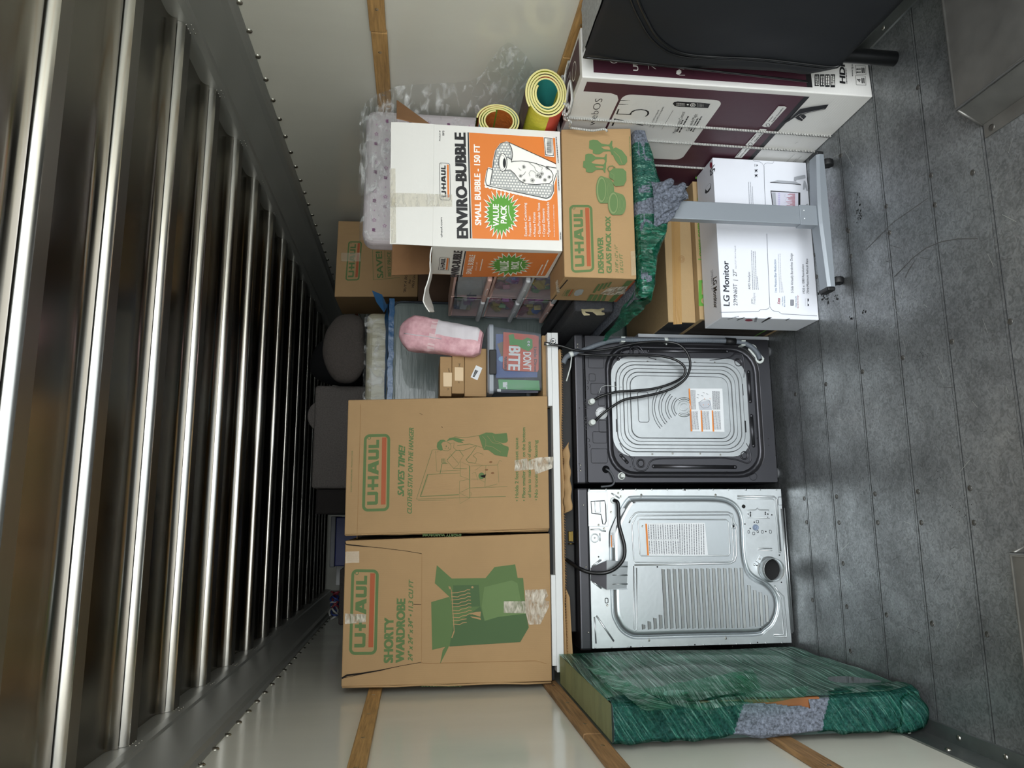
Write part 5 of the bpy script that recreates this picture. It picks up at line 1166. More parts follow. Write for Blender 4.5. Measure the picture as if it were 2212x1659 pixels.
    for k, y in enumerate((2.685, 2.815, 3.02, 3.21)):
        s_ = (y - 2.40) / dn.y; a = nb + dn * s_; b_ = rt + dn * s_; a = a + V((-.006, 0, .006)); b_ = b_ + V((.004, 0, .006))
        wob = V((0, .01, 0))
        loop = [a, a + V((0, -.012, H * .5)), a + V((0, -.02, H)), a + V((.008, -.02, H + .004)), b_ + V((0, .03, H + .003)), b_ + V((.003, .03, H)), b_ + V((.003, .02, H * .5)), b_]
        r = MB(); r.tube(loop, .0052, rope, 8, closed=True); 
        ob = r.build('binding_rope' if k == 0 else 'rope_loop')
        if k == 0: R0 = ob; tag(ob, 'white rope bound round the television box and knotted on top', 'rope')
        else: ob.parent = R0; ob.location = V(ob.location) - V(R0.location)
    K = at(1222, 235, z=H + .012)
    for k, (rx, ry, rz) in enumerate(((.028, .012, .012), (.02, .02, .02), (.012, .03, .016))):
        r = MB(); r.tube([K + V((rx * math.cos(t), ry * math.sin(t), rz * math.sin(t + k))) for t in [i * PI / 8 for i in range(16)]], .0052, rope, 8, closed=True); r.build('knot', R0)
    r = MB(); r.tube(crv([K, K + V((-.03, .02, .004)), at(1232, 262, z=H + .004), at(1232, 275, Y=2.66), at(1255, 279, Y=2.655), at(1280, 282, Y=2.66), at(1305, 279, Y=2.66), at(1312, 284, Y=2.66)], 5), .0048, rope, 8); r.tube(crv([K, at(1218, 200, z=H + .012), at(1222, 160, z=H + .012), at(1229, 132, z=H + .01)], 5), .0052, rope, 8); r.tube(crv([K, at(1226, 205, z=H + .012), at(1232, 175, z=H + .012), at(1236, 215, z=H + .012), at(1230, 245, z=H + .012)], 5), .0052, rope, 8)
    r.build('rope_tail', R0)
tv_carton()

def covered_sofa():
    W = thing('covered_sofa', 'sofa end in a black cover with curved piping, leaning by the right wall', 'sofa', (1.69, 1.7, 0))
    x0, x1, y0, y1, z0, z1 = 1.585, 1.80, 1.02, 2.315, .226, 1.145
    m = MB(); m.box(x0 + .01, x1, y0, y1, z0 + .01, z1 - .004, bfab, .022, 3)
    m.build('frame', W)
    def bulge(y, z): return .012 * NZ.noise(V((y * 3.1, z * 2.6, .3))) + .006 * NZ.noise(V((y * 9, z * 5, 2.3))) + .008 * max(0, math.sin(PI * (y - y0) / (y1 - y0))) * max(0, math.sin(PI * (z - z0) / (z1 - z0)))
    def side(i, j):
        y = y0 + (y1 - y0) * i; z = z0 + (z1 - z0) * j
        d = bulge(y, z)
        cut = 0
        if i > .93 and j < .1: y -= (.1 - j) * .9 * (i - .93) / .07 * .6
        return V((x0 - .004 - d, y, z))
    s_ = MB(); s_.grid(side, 60, 44, bfab); s_.build('side_cover', W, solid=-.004)
    pts = [at(x, y, X=x0 - .016) for x, y in ((1360, -60), (1377, 0), (1392, 35), (1418, 82), (1455, 110), (1492, 121), (1555, 128), (1640, 136), (1720, 143), (1794, 148), (1812, 146))]
    for q in pts: q.x = x0 - .0065 - bulge(q.y, q.z)
    p_ = MB(); p_.tube(crv(pts, 6), .0052, mat('black_piping', '0a0b0c', .35), 8); p_.build('piping', W)
    p_ = MB(); p_.tube(crv([q + V((-.0, .014, .016)) for q in pts], 6), .003, mat('black_piping', '0a0b0c', .35), 8); p_.tube(crv([at(x, y, X=x0 - .010) for x, y in ((1262, 124), (1400, 138), (1600, 160), (1745, 176))], 6), .004, mat('black_piping', '0a0b0c', .35), 8); p_.build('seam', W)
    t = MB(); t.grid(lambda i, j: V((x0 + .012 + (x1 - x0 - .012) * i, y0 + (y1 - .01 - y0) * j, z1 + .002 + .004 * NZ.noise(V((i * 8, j * 12, 0))))), 12, 40, felt); t.build('felt_lining', W)['label'] = 'grey felt top side'
    g = MB(); g.lathe((1.633, 2.258, 0.0), (0, 0, 1), [(.001, .0), (.024, 0), (.026, .003), (.027, .23), (.027, .235)], mat('black_leg', '0b0c0d', .35), 24); g.build('leg', W)
    g = MB(); g.lathe((1.74, 1.2, 0.0), (0, 0, 1), [(.001, .0), (.024, 0), (.026, .003), (.027, .23), (.027, .235)], mat('black_leg', '0b0c0d', .35), 24); g.build('leg', W)
covered_sofa()

def wrapped_desk():
    W = thing('wrapped_desk', 'desk on a grey T-shaped leg, its top bundled in blue blanket and green film', 'desk', (1.2, 3.0, 0))
    m = MB(); m.box(1.172, 1.250, 2.700, 2.735, .075, .80, silver, .003); m.build('leg_column', W)
    m = MB(); m.box(1.168, 1.254, 2.696, 2.739, .075, .165, silver, .002)
    for x in (1.195, 1.23): m.lathe((x, 2.696, .147), (0, -1, 0), [(.0025, 0), (.0022, .001), (.0, .001)], mat('white_dot', 'f2f4f6', .4), 8)
    m.build('leg_collar', W)
    # foot: a tapered bar along x with black end caps
    def sec(x, w, zt, m_): return [V((x, 2.715 - w, .048)), V((x, 2.715 + w, .048)), V((x, 2.715 + w, zt - .012)), V((x, 2.715 + w * .8, zt)), V((x, 2.715 - w * .8, zt)), V((x, 2.715 - w, zt - .012))]
    m = MB(); m.loft([sec(.905, .033, .078, 0), sec(1.17, .036, .092, 0), sec(1.25, .036, .092, 0), sec(1.475, .033, .078, 0)], silver, cap=True, cap0=True); f = m.build('foot_bar', W)
    for xa, xb in ((.888, .905), (1.475, 1.490)):
        m = MB(); m.box(xa, xb, 2.681, 2.749, .046, .080, blackm, .006); m.build('end_cap', W)
    for x, y in ((.935, 2.70), (1.445, 2.70)):
        m = MB(); m.lathe((x - .012, y, .024), (1, 0, 0), [(.0, 0), (.023, 0), (.024, .003), (.024, .021), (.023, .024), (0, .024)], blackm, 20)
        for k in range(8): a = k * PI / 4; m.box(x - .0135, x + .0135, y + .020 * math.cos(a) - .002, y + .020 * math.cos(a) + .002, .024 + .020 * math.sin(a) - .002, .024 + .020 * math.sin(a) + .002, blackm)
        m.tube([(x, y, .024), (x, y, .05)], .006, blackm, 8); m.build('caster', W)
    # second leg out of sight at the far end
    m = MB(); m.box(1.172, 1.250, 3.845, 3.875, .03, .80, silver, .003); m.box(.93, 1.49, 3.835, 3.885, 0, .045, silver, .004); m.build('rear_leg', W)
    t = MB(); t.box(.875, 1.515, 2.70, 3.90, .80, .838, mat('desk_top_dark', '2b2c2e', .5), .004); t.build('tabletop', W)
    # blanket folded over the edge of the top
    KX = [.84, .90, .98, 1.06, 1.12, 1.17, 1.22, 1.27, 1.33, 1.40, 1.47, 1.53, 1.542]
    KZ = [.815, .795, .785, .765, .745, .735, .735, .745, .752, .768, .785, .800, .812]
    def zb(x):
        for k in range(len(KX) - 1):
            if x <= KX[k + 1]: t_ = (x - KX[k]) / (KX[k + 1] - KX[k]); return KZ[k] * (1 - t_) + KZ[k + 1] * t_
        return KZ[-1]
    def hull(off, ya, yb, amp, seed):
        def f(i, j):
            x = .846 - off + (1.540 + off * .3 - .846 + off) * i; b = zb(x) - off; tp = .858 + off * .3; ang = j * 2 * PI
            c, s_ = math.cos(ang), math.sin(ang); e_ = lambda t, k=.45: math.copysign(abs(t) ** k, t)
            yc, yr = (ya + yb) / 2, (yb - ya) / 2; zc, zr = (tp + b) / 2, (tp - b) / 2
            endf = min(1, min(i, 1 - i) / .02 + .35)
            p = V((x, yc + yr * e_(c) * (endf if yb < 2.9 else 1), zc + zr * e_(s_) * endf))
            n_ = NZ.noise(p * 9 + V((seed, 0, 0))) * amp + NZ.noise(p * 30 + V((seed, 0, 0))) * amp * .35
            return p + V((0, c, s_ if s_ < 0 else 0)) * n_
        return f
    b = MB(); b.grid(hull(0, 2.672, 2.79, .014, 1), 70, 24, blanket); b.grid(lambda i, j: V((.848 + .690 * i, 2.74 + 1.155 * j, .8560 + .0015 * NZ.noise(V((i * 9, j * 12, 0))))), 20, 30, blanket); b.build('blanket', W)
    # gathered bunch at the head of the leg
    g = MB()
    def drape(i, j):
        a = j * 2 * PI; cx_b = 1.205 + .035 * i; hw = (.105 * (1 - i) + .050 * i) * (1 - max(0, i - .82) * 4.2); hd = .036 * (1 - max(0, i - .82) * 3.5)
        rip = .009 * math.sin(7 * a + 5.5 * i) * min(1, i * 3) + .004 * math.sin(13 * a - 7 * i)
        z_ = .800 - .135 * i - .022 * math.cos(a) * i
        p = V((cx_b + (hw + rip) * math.cos(a), 2.676 + (hd + rip) * math.sin(a), z_))
        n_ = NZ.noise(p * 16) * .007; return p + V((math.cos(a) * n_, math.sin(a) * n_, n_ * .6))
    g.grid(drape, 50, 90, blanket)
    blob(g, (1.283, 2.660, .748), (.050, .030, .022), blanket, .006, 16, 4, 24, 14, .9, Matrix.Rotation(math.radians(50), 3, 'Y')); blob(g, (1.255, 2.650, .700), (.055, .022, .018), blanket, .006, 16, 8, 24, 14, .9, Matrix.Rotation(math.radians(38), 3, 'Y'))
    g.build('blanket_bunch', W)
    # green film over it
    w = MB(); F0 = hull(.005, 2.672, 2.79, .016, 1)
    w.grid(lambda i, j: F0(.0 + .475 * i, .25 + .75 * j), 60, 30, gfilm2); w.grid(lambda i, j: F0(.55 + .36 * i, .25 + .75 * j), 40, 30, gfilm3)
    w.build('stretch_wrap', W)
    w = MB()   # film drawn down to the column and the fluttering end
    A = [at(1384, 505, Y=2.655), at(1384, 545, Y=2.655), at(1386, 590, Y=2.66)]; B = [at(1395, 478, Y=2.64), at(1440, 500, Y=2.645), at(1432, 520, Y=2.65)]
    skinned(w, lambda i, j: (A[0].lerp(A[2], j)).lerp(B[0].lerp(at(1418, 585, Y=2.66), j) if j > .5 else B[0].lerp(B[1], j * 2).lerp(B[2], 0), i), 14, 14, gfilm2, .004, 20)
    w.build('wrap_fan', W)
    w = MB(); E_ = [at(x, y, Y=Y_) for x, y, Y_ in ((1375, 605, 2.68), (1365, 640, 2.78), (1345, 668, 2.90), (1330, 695, 3.02), (1312, 718, 3.16), (1300, 736, 3.22))]
    G_ = [at(x, y, Y=Y_) for x, y, Y_ in ((1412, 605, 2.68), (1408, 650, 2.70), (1385, 672, 2.86), (1352, 703, 3.0), (1325, 722, 3.16), (1306, 738, 3.22))]
    E_[-1].x = max(E_[-1].x, .70); 
    def tail(i, j):
        k = min(4, int(i * 5)); t_ = i * 5 - k; a = E_[k].lerp(E_[k + 1], t_); b_ = G_[k].lerp(G_[k + 1], t_); return a.lerp(b_, j)
    skinned(w, tail, 30, 8, gfilm2, .008, 18, 4); w.build('wrap_tail', W)
wrapped_desk()

def plain_carton(name, label, x0, x1, y0, y1, z0, z1, m, extra=None, cat='box', side=None):
    mb = MB(); mb.box(x0, x1, y0, y1, z0, z1, m, .003); F = Face((x0, y0, z0), (1, 0, 0), (0, 0, 1)); p = Print(mb, F)
    if extra: extra(p, F, mb)
    o = mb.build(name); tag(o, label, cat); return o
# flat shipping carton with tape
def ex(p, F, mb):
    F.crop(1400, 300, 3.77); p.poly([(185, 475), (255, 478), (275, 1508), (205, 1512)], brtape); p.up()
    for k in range(3): p.circ(272, 980, 24 - k * 8, 28 - k * 8, .0014, cardedge)
    p.line([(198, 478), (228, 1508)], .001, cardedge)
    e = Print(mb, Face((.869, 3.82, .4525), (0, -1, 0), (0, 0, 1))); e.poly([(0.01, 0.002), (.66, .002), (.66, .125), (.01, .125)], mat('black_printed_end', '16161a', .6), uv=True)
plain_carton('flat_carton', 'flat tan carton sealed with brown tape, lying on the green-printed carton', .869, 1.453, 3.15, 3.82, .4525, .582, card2, ex)
def ex(p, F, mb):
    lg = mat('lime_green_print', '5a9433', .7)
    F.crop(1400, 300, 3.77)
    p.text('Lowes.com', (443, 985), (425, 690), 36, lg, .03); p.text('/moving', (432, 690), (420, 485), 36, lg, .03) if False else None
    p.text('moving', (432, 640), (424, 485), 36, lg, .03)
    p.poly([(410, 1152), (460, 1150), (462, 1362), (412, 1362)], lg); p.rect(385, 302, 432, 326, lg); p.up(); p.circ(470, 1320, 32, 24, .008, card2, 14); p.rect(436, 1172, 462, 1268, card2)
    e = Print(mb, Face((.872, 3.82, .001), (0, -1, 0), (0, 0, 1))); e.poly([(.02, .02), (.70, .02), (.70, .43), (.02, .43)], mat('dark_end_panel', '2b2119', .8), uv=True); e.up(); e.poly([(.60 + .05 * math.cos(t), .33 + .03 * math.sin(t)) for t in [i * PI / 8 for i in range(16)]], hole, uv=True); e.poly([(.02, .06), (.70, .06), (.70, .068), (.02, .068)], lg, uv=True)
plain_carton('moving_carton', 'tan carton printed in lime green behind the white monitor box',   .872, 1.535, 3.105, 3.82, .001, .451, card2, ex)
whitep = mat('white_melamine', 'd6d8d8', .35, bump=(50, .03))
m = MB(); m.box(.848, .866, 3.36, 3.88, .001, .66, mat('pale_grey_board', 'a9adb2', .5), .002); tag(m.build('white_shelf_board'), 'narrow white board standing between the washing machine and the cartons', 'board')

# ---- charcoal sofa slabs with a metal bracket on the wrapped desk
W = thing('sofa_section', 'charcoal upholstered sofa slab with a zinc bracket, behind the dish box', 'sofa section', (.92, 3.4, .862))
m = MB(); m.box(.880, .940, 3.05, 3.88, .8615, 1.035, dfab, .012, 3); m.build('slab', W)
m = MB(); z = mat('zinc_bracket', 'b3a98a', .3, .9, var=(30, .15)); F = Face((.9, 3.06, .862), (1, 0, 0), (0, 0, 1)).crop(1180, 600, 7.373)
F.o.y = 3.052
m.prism(F, [F.uv(*q) for q in ((555, 498), (600, 505), (720, 498), (830, 505), (912, 482), (925, 500), (915, 520), (880, 522), (878, 550), (925, 560), (930, 590), (890, 600), (800, 600), (740, 550), (610, 540), (625, 560), (690, 585), (690, 600), (600, 605), (565, 560))][::-1], 0, .003, z); m.build('bracket', W)['label'] = 'zinc-plated hook bracket'
m = MB(); m.box(.955, 1.02, 3.09, 3.88, .8615, 1.045, dfab, .012, 3); tag(m.build('sofa_section'), 'second charcoal upholstered slab, under the plastic drawer towers', 'sofa section')

# ---- plastic drawer towers, fronts facing left
pinkp = mat('pale_pink_plastic', 'd9b3a8', .35); whitepl = mat('white_plastic', 'd3d6da', .35); clearp = film('smoky_clear_plastic', 'c6cbd2', (.10, .34), 'eef0f3', 5, (1, 1, 1), .1, .4, .6, .08)
bits = [mat('toy_%s' % c, c, .6) for c in ('a0609a', '6a84be', 'cdb46a', '8fb084', 'c7c3d6', 'b98088', '8a829c', 'e0ded6')]
def tower(y0, y1, label, seed, cols):
    x0, x1 = 1.035, 1.158; zb_ = 1.0465; W = thing('drawer_tower', label, 'drawers', ((x0 + x1) / 2, (y0 + y1) / 2, zb_), None)
    zs = [1.047, 1.215, 1.385, 1.56]; f = MB()
    for k, z in enumerate(zs[1:]): f.box(x0 + .012, x1, y0, y1, z - .022, z - .010, cols[k + 1], .003)
    f.box(x0 + .012, x1, y0, y1, zb_, zb_ + .012, cols[0], .003); f.box(x1 - .006, x1, y0, y1, zb_, 1.55, cols[3])
    for y in (y0, y1 - .007): f.box(x0 + .015, x1, y, y + .007, zb_, 1.55, cols[3], .002)
    f.build('frame', W); rnd = random.Random(seed); J = MB()
    for k in range(3):
        za, zc = zs[k] + .014, zs[k + 1] - .026; d = MB(); d.box(x0 + .006, x0 + .010, y0 + .010, y1 - .010, za, zc, clearp); dr = d.build('drawer', W)
        h_ = MB(); h_.box(x0 - .016, x0 + .012, y0 + .004, y1 - .004, za - .014, za + .008, cols[k], .008, 3); h_.tube([V((x0 - .017, (y0 + y1) / 2 + .05 * math.cos(t), za - .004 + .007 * math.sin(t))) for t in [i * PI / 8 for i in range(9)]], .0012, whitepl, 5); h_.build('handle', dr)
        if seed == 1 and k == 2:
            p_ = MB(); p_.box(x0 + .014, x0 + .030, y0 + .02, y1 - .02, za, zc - .004, mat('notepad_cover', 'ddd8cd', .6), .002); F = Face((x0 + .014, y1 - .02, za), (0, -1, 0), (0, 0, 1)).crop(900, 500, 6.703); q = Print(p_, F)
            q.rect(725, 915, 866, 940, dgrey); q.circ(795, 905, 24, 22, .003, dgrey, 12, 90, 270); q.small((960, 990), (945, 640), 5, dgrey)
            for j in range(12): q.disc(985, 740 + j * 24, 7, 6, ink, 8)
            q.rect(548, 720, 584, 1060, ink); tag(p_.build('spiral_notepad'), 'spiral notepad with a pale cover in the top drawer of the nearer tower', 'notepad')
        for j in range(16):
            c_ = MB(); m_ = rnd.choice(bits); yy = rnd.uniform(y0 + .04, y1 - .05); zz = rnd.uniform(za + .015, zc - .02)
            if seed == 1 and k == 2: break
            M_ = Matrix.Translation((x0 + .03 + rnd.uniform(0, .04), yy, zz)) @ Matrix.Rotation(rnd.uniform(-1, 1), 4, 'X') @ Matrix.Rotation(rnd.uniform(-.6, .6), 4, 'Z')
            J.box(-.012, .012, -rnd.uniform(.02, .05), rnd.uniform(.02, .04), -.02, .016, m_, .004, 2, M=M_)
    tag(J.build('craft_supplies'), 'jumble of small toys and craft bits inside the ' + ('nearer' if seed == 1 else 'farther') + ' drawer tower', 'craft supplies', kind='stuff')
    return W
tower(3.10, 3.44, 'nearer clear-drawer tower with pink and white handles, beside the bubble-wrap box', 1, [whitepl, whitepl, pinkp, pinkp])
tower(3.455, 3.80, 'farther clear-drawer tower behind the other, by the pink bundle', 2, [pinkp, whitepl, whitepl, pinkp])

# ================================================================ table slab over the machines and what stands on it
T = thing('white_table_slab', 'long white tabletop with a stepped edge, laid across the two machines', 'tabletop', (.1, 3.6, 1.064))
m = MB(); m.box(-.648, .842, 3.29, 3.90, 1.064, 1.0945, whitep, .002); m.build('slab', T)
m = MB(); m.box(.50, .842, 3.293, 3.34, 1.0945, 1.1135, whitep, .0015); m.build('edge_strip', T)
m = MB(); m.box(-.622, -.245, 3.293, 3.34, 1.0945, 1.1135, whitep, .0015); m.build('edge_strip', T)
m = MB(); m.box(-.69, .495, 3.345, 3.90, 1.0950, 1.1140, mat('shadow_gap_sheet', '101012', .7), .002); tag(m.build('shadow_gap_sheet'), 'added black support sheet, its black standing in for the shadow gap under the wardrobe boxes', 'board')  # added support sheet; its black colour imitates the shadow gap here
m = MB(); m.box(.50, .842, 3.345, 3.88, 1.0950, 1.129, card, .003); tag(m.build('flat_cardboard'), 'folded cardboard under the clear book bin', 'cardboard')
# torn cardboard sheet sagging below the slab
W = thing('cardboard_sheet', 'torn corrugated cardboard sheet sandwiched under the white tabletop', 'cardboard', (.05, 3.6, 1.03))
rnd = random.Random(4)
def torn(i, j):
    x = -.635 + 1.40 * i; y = 3.292 + .58 * j
    if j == 0: y += .012 * NZ.noise(V((x * 9, 0, 0))) + .006 * NZ.noise(V((x * 50, 0, 0)))
    return V((x, y, 1.058 - (.006 + .006 * NZ.noise(V((x * 4, 1, 0)))) * (1 - j)))
m = MB(); m.grid(torn, 90, 4, card); m.build('sheet', W, solid=-.006)
m = MB()
for k in range(120):
    x = -.63 + 1.39 * k / 120; p = torn(k / 120, 0); m.tube([p + V((0, -.001, -.006)), p + V((.006, -.001, .0))], .0012, cardedge, 4)
m.build('corrugated_edge', W)
m = MB(); A = [V((.30, 3.296, 1.052)), V((.02, 3.296, 1.052))]; B = [at(1229, 955, Y=3.27), at(1236, 1101, Y=3.27)]
m.grid(lambda i, j: A[0].lerp(A[1], i).lerp(B[0].lerp(B[1], i), j) + V((0, -.01 * math.sin(PI * j), .003 * math.sin(25 * i))), 24, 5, card); m.build('hanging_flap', W, solid=.004)
m = MB(); A = [V((-.30, 3.298, 1.05)), V((-.62, 3.298, 1.05))]; B = [V((-.34, 3.285, 1.036)), V((-.63, 3.28, 1.026))]
m.grid(lambda i, j: A[0].lerp(A[1], i).lerp(B[0].lerp(B[1], i), j), 16, 3, card); m.build('hanging_flap', W, solid=.004)
W = thing('storage_trunk', 'flat black trunk with a brass catch, in the dark gap above the machines', 'trunk', (.1, 3.65, .986))
m = MB(); m.box(-.50, .74, 3.38, 3.88, .986, 1.043, mat('black_leatherette', '0b0b0d', .6), .006); m.build('body', W)
brass = mat('brass', '5e4f2b', .3, 1.0); m = MB()
for x in (-.10, .10 - .2 + .055):
    pass
m.box(-.105, -.060, 3.366, 3.382, .995, 1.018, brass, .002); m.box(-.105, -.060, 3.362, 3.368, 1.0, 1.004, brass); m.tube([(-.115, 3.36, .992), (-.115, 3.36, 1.022)], .003, brass, 6); m.build('catch', W)

# clear bin of picture books
W = thing('clear_storage_bin', 'clear plastic bin with black latch, holding children\'s picture books', 'bin', (.71, 3.55, 1.130))
cl2 = film('clear_bin_plastic', 'c4ccd6', (.10, .22), 'e4e9ee', 3, (1, 1, 1), .1, .4, .6, .06); lidp = mat('bin_lid_plastic', 'a9b1bb', .2, alpha=.72)
def bl(x0, x1, y0, y1, z, r=.02): return [V((p[0], p[1], z)) for p in rr((x0 + x1) / 2, (y0 + y1) / 2, x1 - x0, y1 - y0, r, 4)]
m = MB(); m.loft([bl(.585, .860, 3.365, 3.70, 1.1305), bl(.572, .884, 3.352, 3.715, 1.350), bl(.566, .889, 3.347, 3.72, 1.352), bl(.566, .889, 3.347, 3.72, 1.362)], cl2, cap=False, cap0=True, smooth=False); m.build('tub', W)
m = MB(); m.loft([bl(.562, .893, 3.342, 3.725, 1.358), bl(.562, .893, 3.342, 3.725, 1.376), bl(.575, .880, 3.355, 3.712, 1.384)], lidp, cap0=True); m.build('lid', W)
m = MB(); m.box(.650, .765, 3.330, 3.342, 1.345, 1.378, blackm, .003); m.build('latch', W)
def book(name, label, pts, Y, th, m, extra=None, z0=None):
    F = Face((.5, Y, 1.13), (1, 0, 0), (0, 0, 1)).crop(640, 450, 3.6867); b = MB(); q = [F.uv(*p) for p in pts]
    a = sum(q[i][0] * q[(i + 1) % len(q)][1] - q[(i + 1) % len(q)][0] * q[i][1] for i in range(len(q)))
    if a < 0: q = q[::-1]
    b.prism(F, q, -th, 0, m)
    if extra: extra(Print(b, F))
    return tag(b.build(name), label, 'book')
def cover(p):
    w2 = winkm; dg = mat('dino_green', '4f9a3a', .5); p.up()
    p.text("DON'T", (1808, 1145), (1808, 1290), -62, w2, .04); p.text('BITE', (1695, 1100), (1690, 1285), -90, w2, .05); p.text('Little Dinos', (1892, 1105), (1895, 1300), -22, ink, .03)
    p.poly([(1690, 1010), (1730, 1000), (1740, 1040), (1800, 1050), (1840, 1030), (1880, 1045), (1882, 1110), (1850, 1140), (1800, 1120), (1760, 1090), (1700, 1090)], dg); p.up(); p.disc(1850, 1065, 10, 9, w2); p.disc(1850, 1090, 10, 9, w2); p.up(); p.disc(1850, 1067, 4, 4, ink); p.disc(1850, 1092, 4, 4, ink)
    p.small((1675, 1290), (1675, 1180), -8, ink); p.small((1665, 1290), (1665, 1190), -8, ink)
book('picture_book', 'orange picture book printed DON\'T BITE upside down in the clear bin', [(1650, 985), (1905, 1010), (1930, 1020), (1930, 1285), (1920, 1302), (1660, 1290), (1645, 1270)], 3.374, .008, mat('book_orange', 'd4552e', .45), cover)
def cv2(p):
    p.poly([(1640, 1160), (1780, 1150), (1900, 1190), (1905, 1300), (1700, 1280)], mat('book_yellow', 'c9a53a', .6)); p.up(); p.poly([(1600, 1080), (1650, 1060), (1680, 1120), (1640, 1200)], mat('book_brown', '7a6240', .6)); p.disc(1640, 1200, 30, 22, mat('book_sky', '7fb2d8', .5))
book('picture_book', 'blue picture book behind the orange one in the clear bin', [(1590, 1000), (1915, 1010), (1920, 1345), (1590, 1350)], 3.386, .008, mat('book_blue', '34508f', .5), cv2)
def cv3(p):
    p.rect(1645, 1385, 1672, 1425, winkm); p.small((1680, 1440), (1680, 1380), 10, winkm); p.rect(1600, 1440, 1630, 1460, winkm)
book('picture_book', 'bright green book standing at the left end of the clear bin', [(1608, 1362), (1935, 1372), (1940, 1448), (1615, 1440)], 3.378, .012, mat('book_green', '45a04a', .4), cv3)
book('picture_book', 'dark book leaning behind the green book in the clear bin', [(1600, 1440), (1930, 1445), (1925, 1470), (1605, 1470)], 3.392, .010, mat('book_dark', '3a3a4a', .5))
# carton with a bar-code label, two small taped boxes, pink bundle
def ex(p, F, mb):
    F.crop(640, 450, 3.6867); p.poly([(1432, 1250), (1482, 1272), (1442, 1370), (1388, 1345)], label); p.up(); p.poly([(1425, 1285), (1450, 1296), (1418, 1345), (1405, 1340)], ink); p.up()
    for k in range(6): p.line([(1430 - k * 4, 1292 + k * 8), (1452 - k * 4, 1302 + k * 8)], .0008, label)
plain_carton('labelled_carton', 'cardboard carton with a white bar-code label above the clear book bin', .556, .785, 3.40, 3.70, 1.3855, 1.487, card, ex)
hand = mat('marker_ink', '33261a', .7)
def ex1(p, F, mb):
    F.crop(640, 450, 3.6867); p.poly([(1170, 1308), (1250, 1310), (1252, 1420), (1172, 1418)], mat('pale_tape', 'd3b78c', .35)); p.text('Leg', (1215, 1445), (1210, 1432), 16, hand); p.text('part', (1222, 1305), (1218, 1275), 14, hand, .01)
def ex2(p, F, mb):
    F.crop(640, 450, 3.6867); p.poly([(1262, 1265), (1330, 1268), (1330, 1375), (1262, 1372)], mat('pale_tape', 'd3b78c', .35)); p.text('Leg', (1305, 1262), (1302, 1235), 14, hand, .01); p.text('set', (1300, 1392), (1298, 1378), 12, hand, .01)
plain_carton('small_parts_box', 'small taped cardboard box, uppermost of the pair beside the pink bundle', .557, .745, 3.41, 3.66, 1.5465, 1.601, card, ex1)
plain_carton('small_parts_box', 'small taped cardboard box, lower one of the pair on the labelled carton', .570, .762, 3.405, 3.66, 1.488, 1.5455, card, ex2)
pink = mat('pink_quilted_fabric', 'd39aa4', .7, var=(26, .10, 'e2b9bf'), bump=(18, .5)); pinkd = mat('pink_print_white', 'e6c9cc', .7, var=(40, .06)); plab = mat('white_cloth_label', 'd8d3d8', .6, var=(6, .03), stretch=(1, 1, 8))
def bundle():
    P0 = at(862, 716, Y=3.44); P1 = at(1044, 742, Y=3.36); P1.z = 1.412
    ax = (P1 - P0); Lx = ax.length; t = ax.normalized(); side = V((1, 0, 0)); side = (side - t * side.dot(t)).normalized(); nr = side.cross(t).normalized()
    if nr.y > 0: nr = -nr
    def f(i, j):
        a = j * 2 * PI; s_ = i
        w = .088 * (min(1, (s_ / .16)) ** .5) * (1 - .22 * s_) * (1 if s_ < .93 else 1 - (s_ - .93) * 3.5); th = .07 * (min(1, s_ / .2) ** .5) * (1 - .45 * s_) * (1 if s_ < .95 else 1 - (s_ - .95) * 6)
        e_ = lambda v, k: math.copysign(abs(v) ** k, v)
        p = P0 + t * (Lx * s_) + side * (w * e_(math.cos(a), .55)) + nr * (th * e_(math.sin(a), .6))
        return p + nr * .008 * NZ.noise(p * 22) + side * .004 * NZ.noise(p * 30)
    def mm(i, j):
        if .47 < i < .97 and .02 < j < .24: return plab
        if .40 < i < .48 and .02 < j < .46 and int(j * 60) % 2: return pinkd
        return pink
    b = MB(); b.grid(f, 60, 48, mm); o = b.build('quilt_bundle'); tag(o, 'pink quilted fabric bundle with a white label strip, tilted on the clear bin', 'bedding bundle')
    g = MB(); g.tube([f(i / 20, .26) + nr * .002 for i in range(2, 12)], .0022, plab, 6); g.build('zip', o)
bundle()

# ---- mattresses standing on end behind
gm = mat('grey_green_mattress', '6f7a78', .28, bump=(9, .9), stretch=(.35, 1, 3.2), coat=.3); cm = mat('cream_mattress', 'b3ab95', .35, bump=(12, .8), stretch=(2.5, 1, .6), coat=.25); bluep = mat('blue_plastic_sheet', '2b5a86', .25, bump=(20, .4)); navy = mat('navy_piping', '1a2430', .5)
W = thing('foam_mattress', 'grey-green mattress in wrinkled plastic standing on end, blue plastic along its top', 'mattress', (.65, 3.99, 0))
m = MB(); m.box(.13, 1.165, 3.92, 4.05, .002, 1.855, gm, .035, 4); m.build('body', W)
m = MB(); m.tube([(p[0], 3.922, p[1]) for p in rr(.6475, .9285, 1.015, 1.833, .05, 5)], .006, navy, 8, closed=True); m.build('piping', W)
m = MB(); m.grid(lambda i, j: V((.14 + 1.03 * i, 3.915 + .138 * j, 1.862 + .012 * NZ.noise(V((i * 12, j * 3, 0))) + (.02 if j > .8 else 0))), 40, 6, bluep)
m.grid(lambda i, j: V((.60 + .57 * i, 3.914, 1.862 - .028 * j + .008 * NZ.noise(V((i * 12, 3, 0))))), 30, 3, bluep)
m.add([(1.12, 3.90, 1.87), (1.185, 3.90, 1.90), (1.21, 3.91, 1.955), (1.15, 3.93, 1.93), (1.10, 3.95, 1.89)], [[0, 1, 2, 3, 4]], bluep); m.build('plastic_cover', W)
W = thing('spare_mattress', 'cream mattress in clear plastic standing behind the grey-green one', 'mattress', (.6, 4.15, 0))
